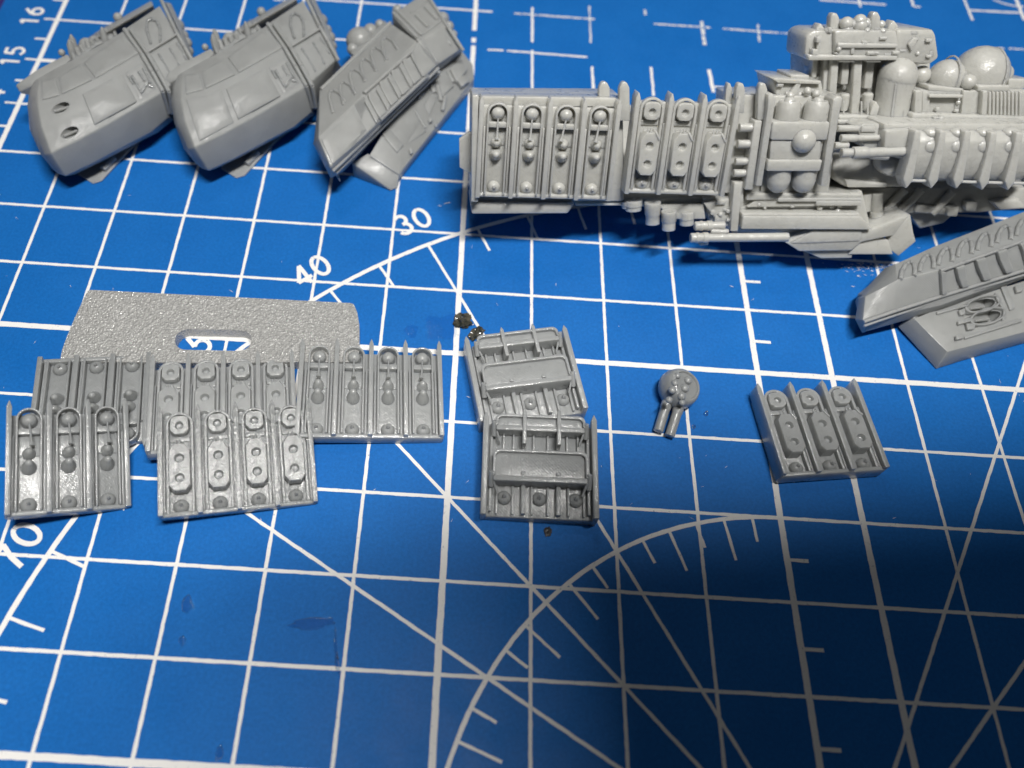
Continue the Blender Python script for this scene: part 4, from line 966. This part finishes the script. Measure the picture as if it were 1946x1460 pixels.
# vents hanging under the turret battery
for (X, Y, X2, Y2, r_, hh) in ((110, 230, 110, 320, .11, -.06), (280, 250, 278, 440, .095, .05), (422, 330, 420, 492, .09, .08), (580, 330, 578, 445, .1, -.1), (60, 230, 70, 290, .1, -.1)):
    rod("vent_pipe", F(X, Y), F(X2, Y2), r_, hh, PK.off(-.05), st=[(0, r_ * 1.15), (.55, r_ * 1.12), (.6, r_), (1, r_)])
S("wedge_plate", [F(325, 275), F(730, 270), F(745, 402), F(450, 402)], -.6, .0, PK.off(-.08), bev=.012)
S("belly_block", [F(-20, 215), F(960, 215), F(930, 300), F(20, 290)], -.8, -.16, PK)
S("belly_block", [F(850, 230), F(930, 230), F(920, 275), F(845, 275)], -.5, .02, PK)

# ================================================================ SMALL STUFF ON THE MAT
def lump(name, px, py, r_, sq, mat, label, cat, seed):
    o = at(px, py, 0); b = Bm(); bmesh.ops.create_icosphere(b, subdivisions=3, radius=1)
    for v in b.verts:
        n_ = noise.noise(v.co * 1.9 + V((seed, 0, 0))) * .55 + noise.noise(v.co * 4.5 + V((0, seed, 0))) * .28
        v.co = V((v.co.x * r_ * sq[0], v.co.y * r_ * sq[1], (v.co.z + .7) * r_ * sq[2])) * (1 + n_)
    ob = link(name, mesh_of(name, b, mat, 20), None, (o.x, o.y, .004), (0, 0, seed)); tag(ob, label, cat); return ob
lump("resin_crumb", 880, 612, .12, (1.0, .95, .30), CRUMB, "dirty brown crumb of resin on the thick upright line above the hangar panels", "debris", 1.3)
lump("resin_crumb", 905, 636, .10, (1.1, .8, .30), CRUMB, "dark greenish crumb touching the far left corner of the tilted hangar panel", "debris", 4.1)
lump("dark_speck", 1041, 1011, .045, (1.2, .9, .2), DARK, "tiny dark speck below the near hangar panel", "debris", 7.7)
def film(name, pts, label, cat, mat, h, seed):
    """low puddle with a domed skin"""
    P_ = [at(x, y, 0) for x, y in pts]; c_ = sum(P_, V()) / len(P_); b = Bm(); rings = []
    for f_, z in ((1.0, .0), (.92, .6), (.7, .9), (.35, 1.0), (.02, 1.0)):
        rings.append([c_ + (p_ - c_) * f_ + V((0, 0, .010 + h * z + (h * .5 * noise.noise(p_ * 7 + V((seed, f_ * 5, 0))) if 0 < f_ < .95 else 0))) for p_ in P_])
    quadstrip(b, rings, caps=False); bmesh.ops.translate(b, verts=b.verts, vec=-V((c_.x, c_.y, 0)))
    ob = link(name, mesh_of(name, b, mat, 80), None, (c_.x, c_.y, 0)); tag(ob, label, cat)
def ell(cx, cy, rx, ry, a0=0, n=26, rough=.25, seed=0):
    out_ = []
    for i in range(n):
        a = 2 * PI * i / n; r_ = 1 + rough * noise.noise(V((math.cos(a) * 1.6 + seed, math.sin(a) * 1.6, seed)))* 2
        x, y = math.cos(a) * rx * r_, math.sin(a) * ry * r_; out_.append((cx + x * math.cos(a0) - y * math.sin(a0), cy + x * math.sin(a0) + y * math.cos(a0)))
    return out_
film("wet_smear", ell(592, 1186, 46, 11, -.06, seed=2.2), "long glossy wet smear on the dark blue square low in the middle", "wet smear", FILM, .02, 2)
film("wet_smear", ell(356, 1148, 11, 15, .3, seed=5.1), "small round wet drop in the square left of the long smear", "wet smear", FILM, .03, 5)
film("wet_smear", ell(347, 1219, 6, 9, .3, seed=8.4), "small shiny drop below the round wet drop at lower left", "wet smear", FILM, .03, 8)
film("wet_smear", ell(640, 1248, 4, 42, -.08, rough=.35, seed=3.3), "thin upright wet streak crossing the grid line right of the long smear", "wet smear", FILM, .02, 3)
film("wet_smear", ell(417, 1433, 8, 14, .1, seed=6.6), "pale wet drop at the bottom edge", "wet smear", FILM, .03, 6)
film("wet_smear", ell(840, 620, 34, 22, -.4, rough=.3, seed=9.9), "flat dark wet patch on the mat left of the brown crumb", "wet smear", FILM2, .004, 9)
film("wet_smear", ell(782, 630, 13, 11, 0, seed=1.1), "small round wet spot left of the flat wet patch", "wet smear", FILM2, .004, 1)
film("wet_smear", ell(1341, 787, 4.5, 4.5, 0, seed=4.4), "tiny bright droplet right of the twin-barrel turret", "wet smear", FILM, .03, 4)
film("wet_smear", ell(1318, 812, 4.5, 4, 0, seed=7.4), "tiny bright droplet below right of the turret beside the upright line", "wet smear", FILM, .03, 7)

# ================================================================ UNSEEN SLAB ADDED TO SHADE THE NEAR RIGHT CORNER (above the frame)
zp = 13.0; f_ = zp / KEY.z
def over(x, y): return V((x * (1 - f_) + KEY.x * f_, y * (1 - f_) + KEY.y * f_, zp))
c_ = over(8.5, -4.25)
b = Bm(); prism(b, rrect(9.4 * (1 - f_), 6.6 * (1 - f_), 1.6 * (1 - f_), 10), -.4, .4); soften(b, .12)
blocker_o = link("shadow_slab", mesh_of("shadow_slab", b, DARK), None, c_, (0, 0, R(8)))
tag(blocker_o, "unseen dark slab added above the mat to cast the shadow in the near right corner", "light_blocker")
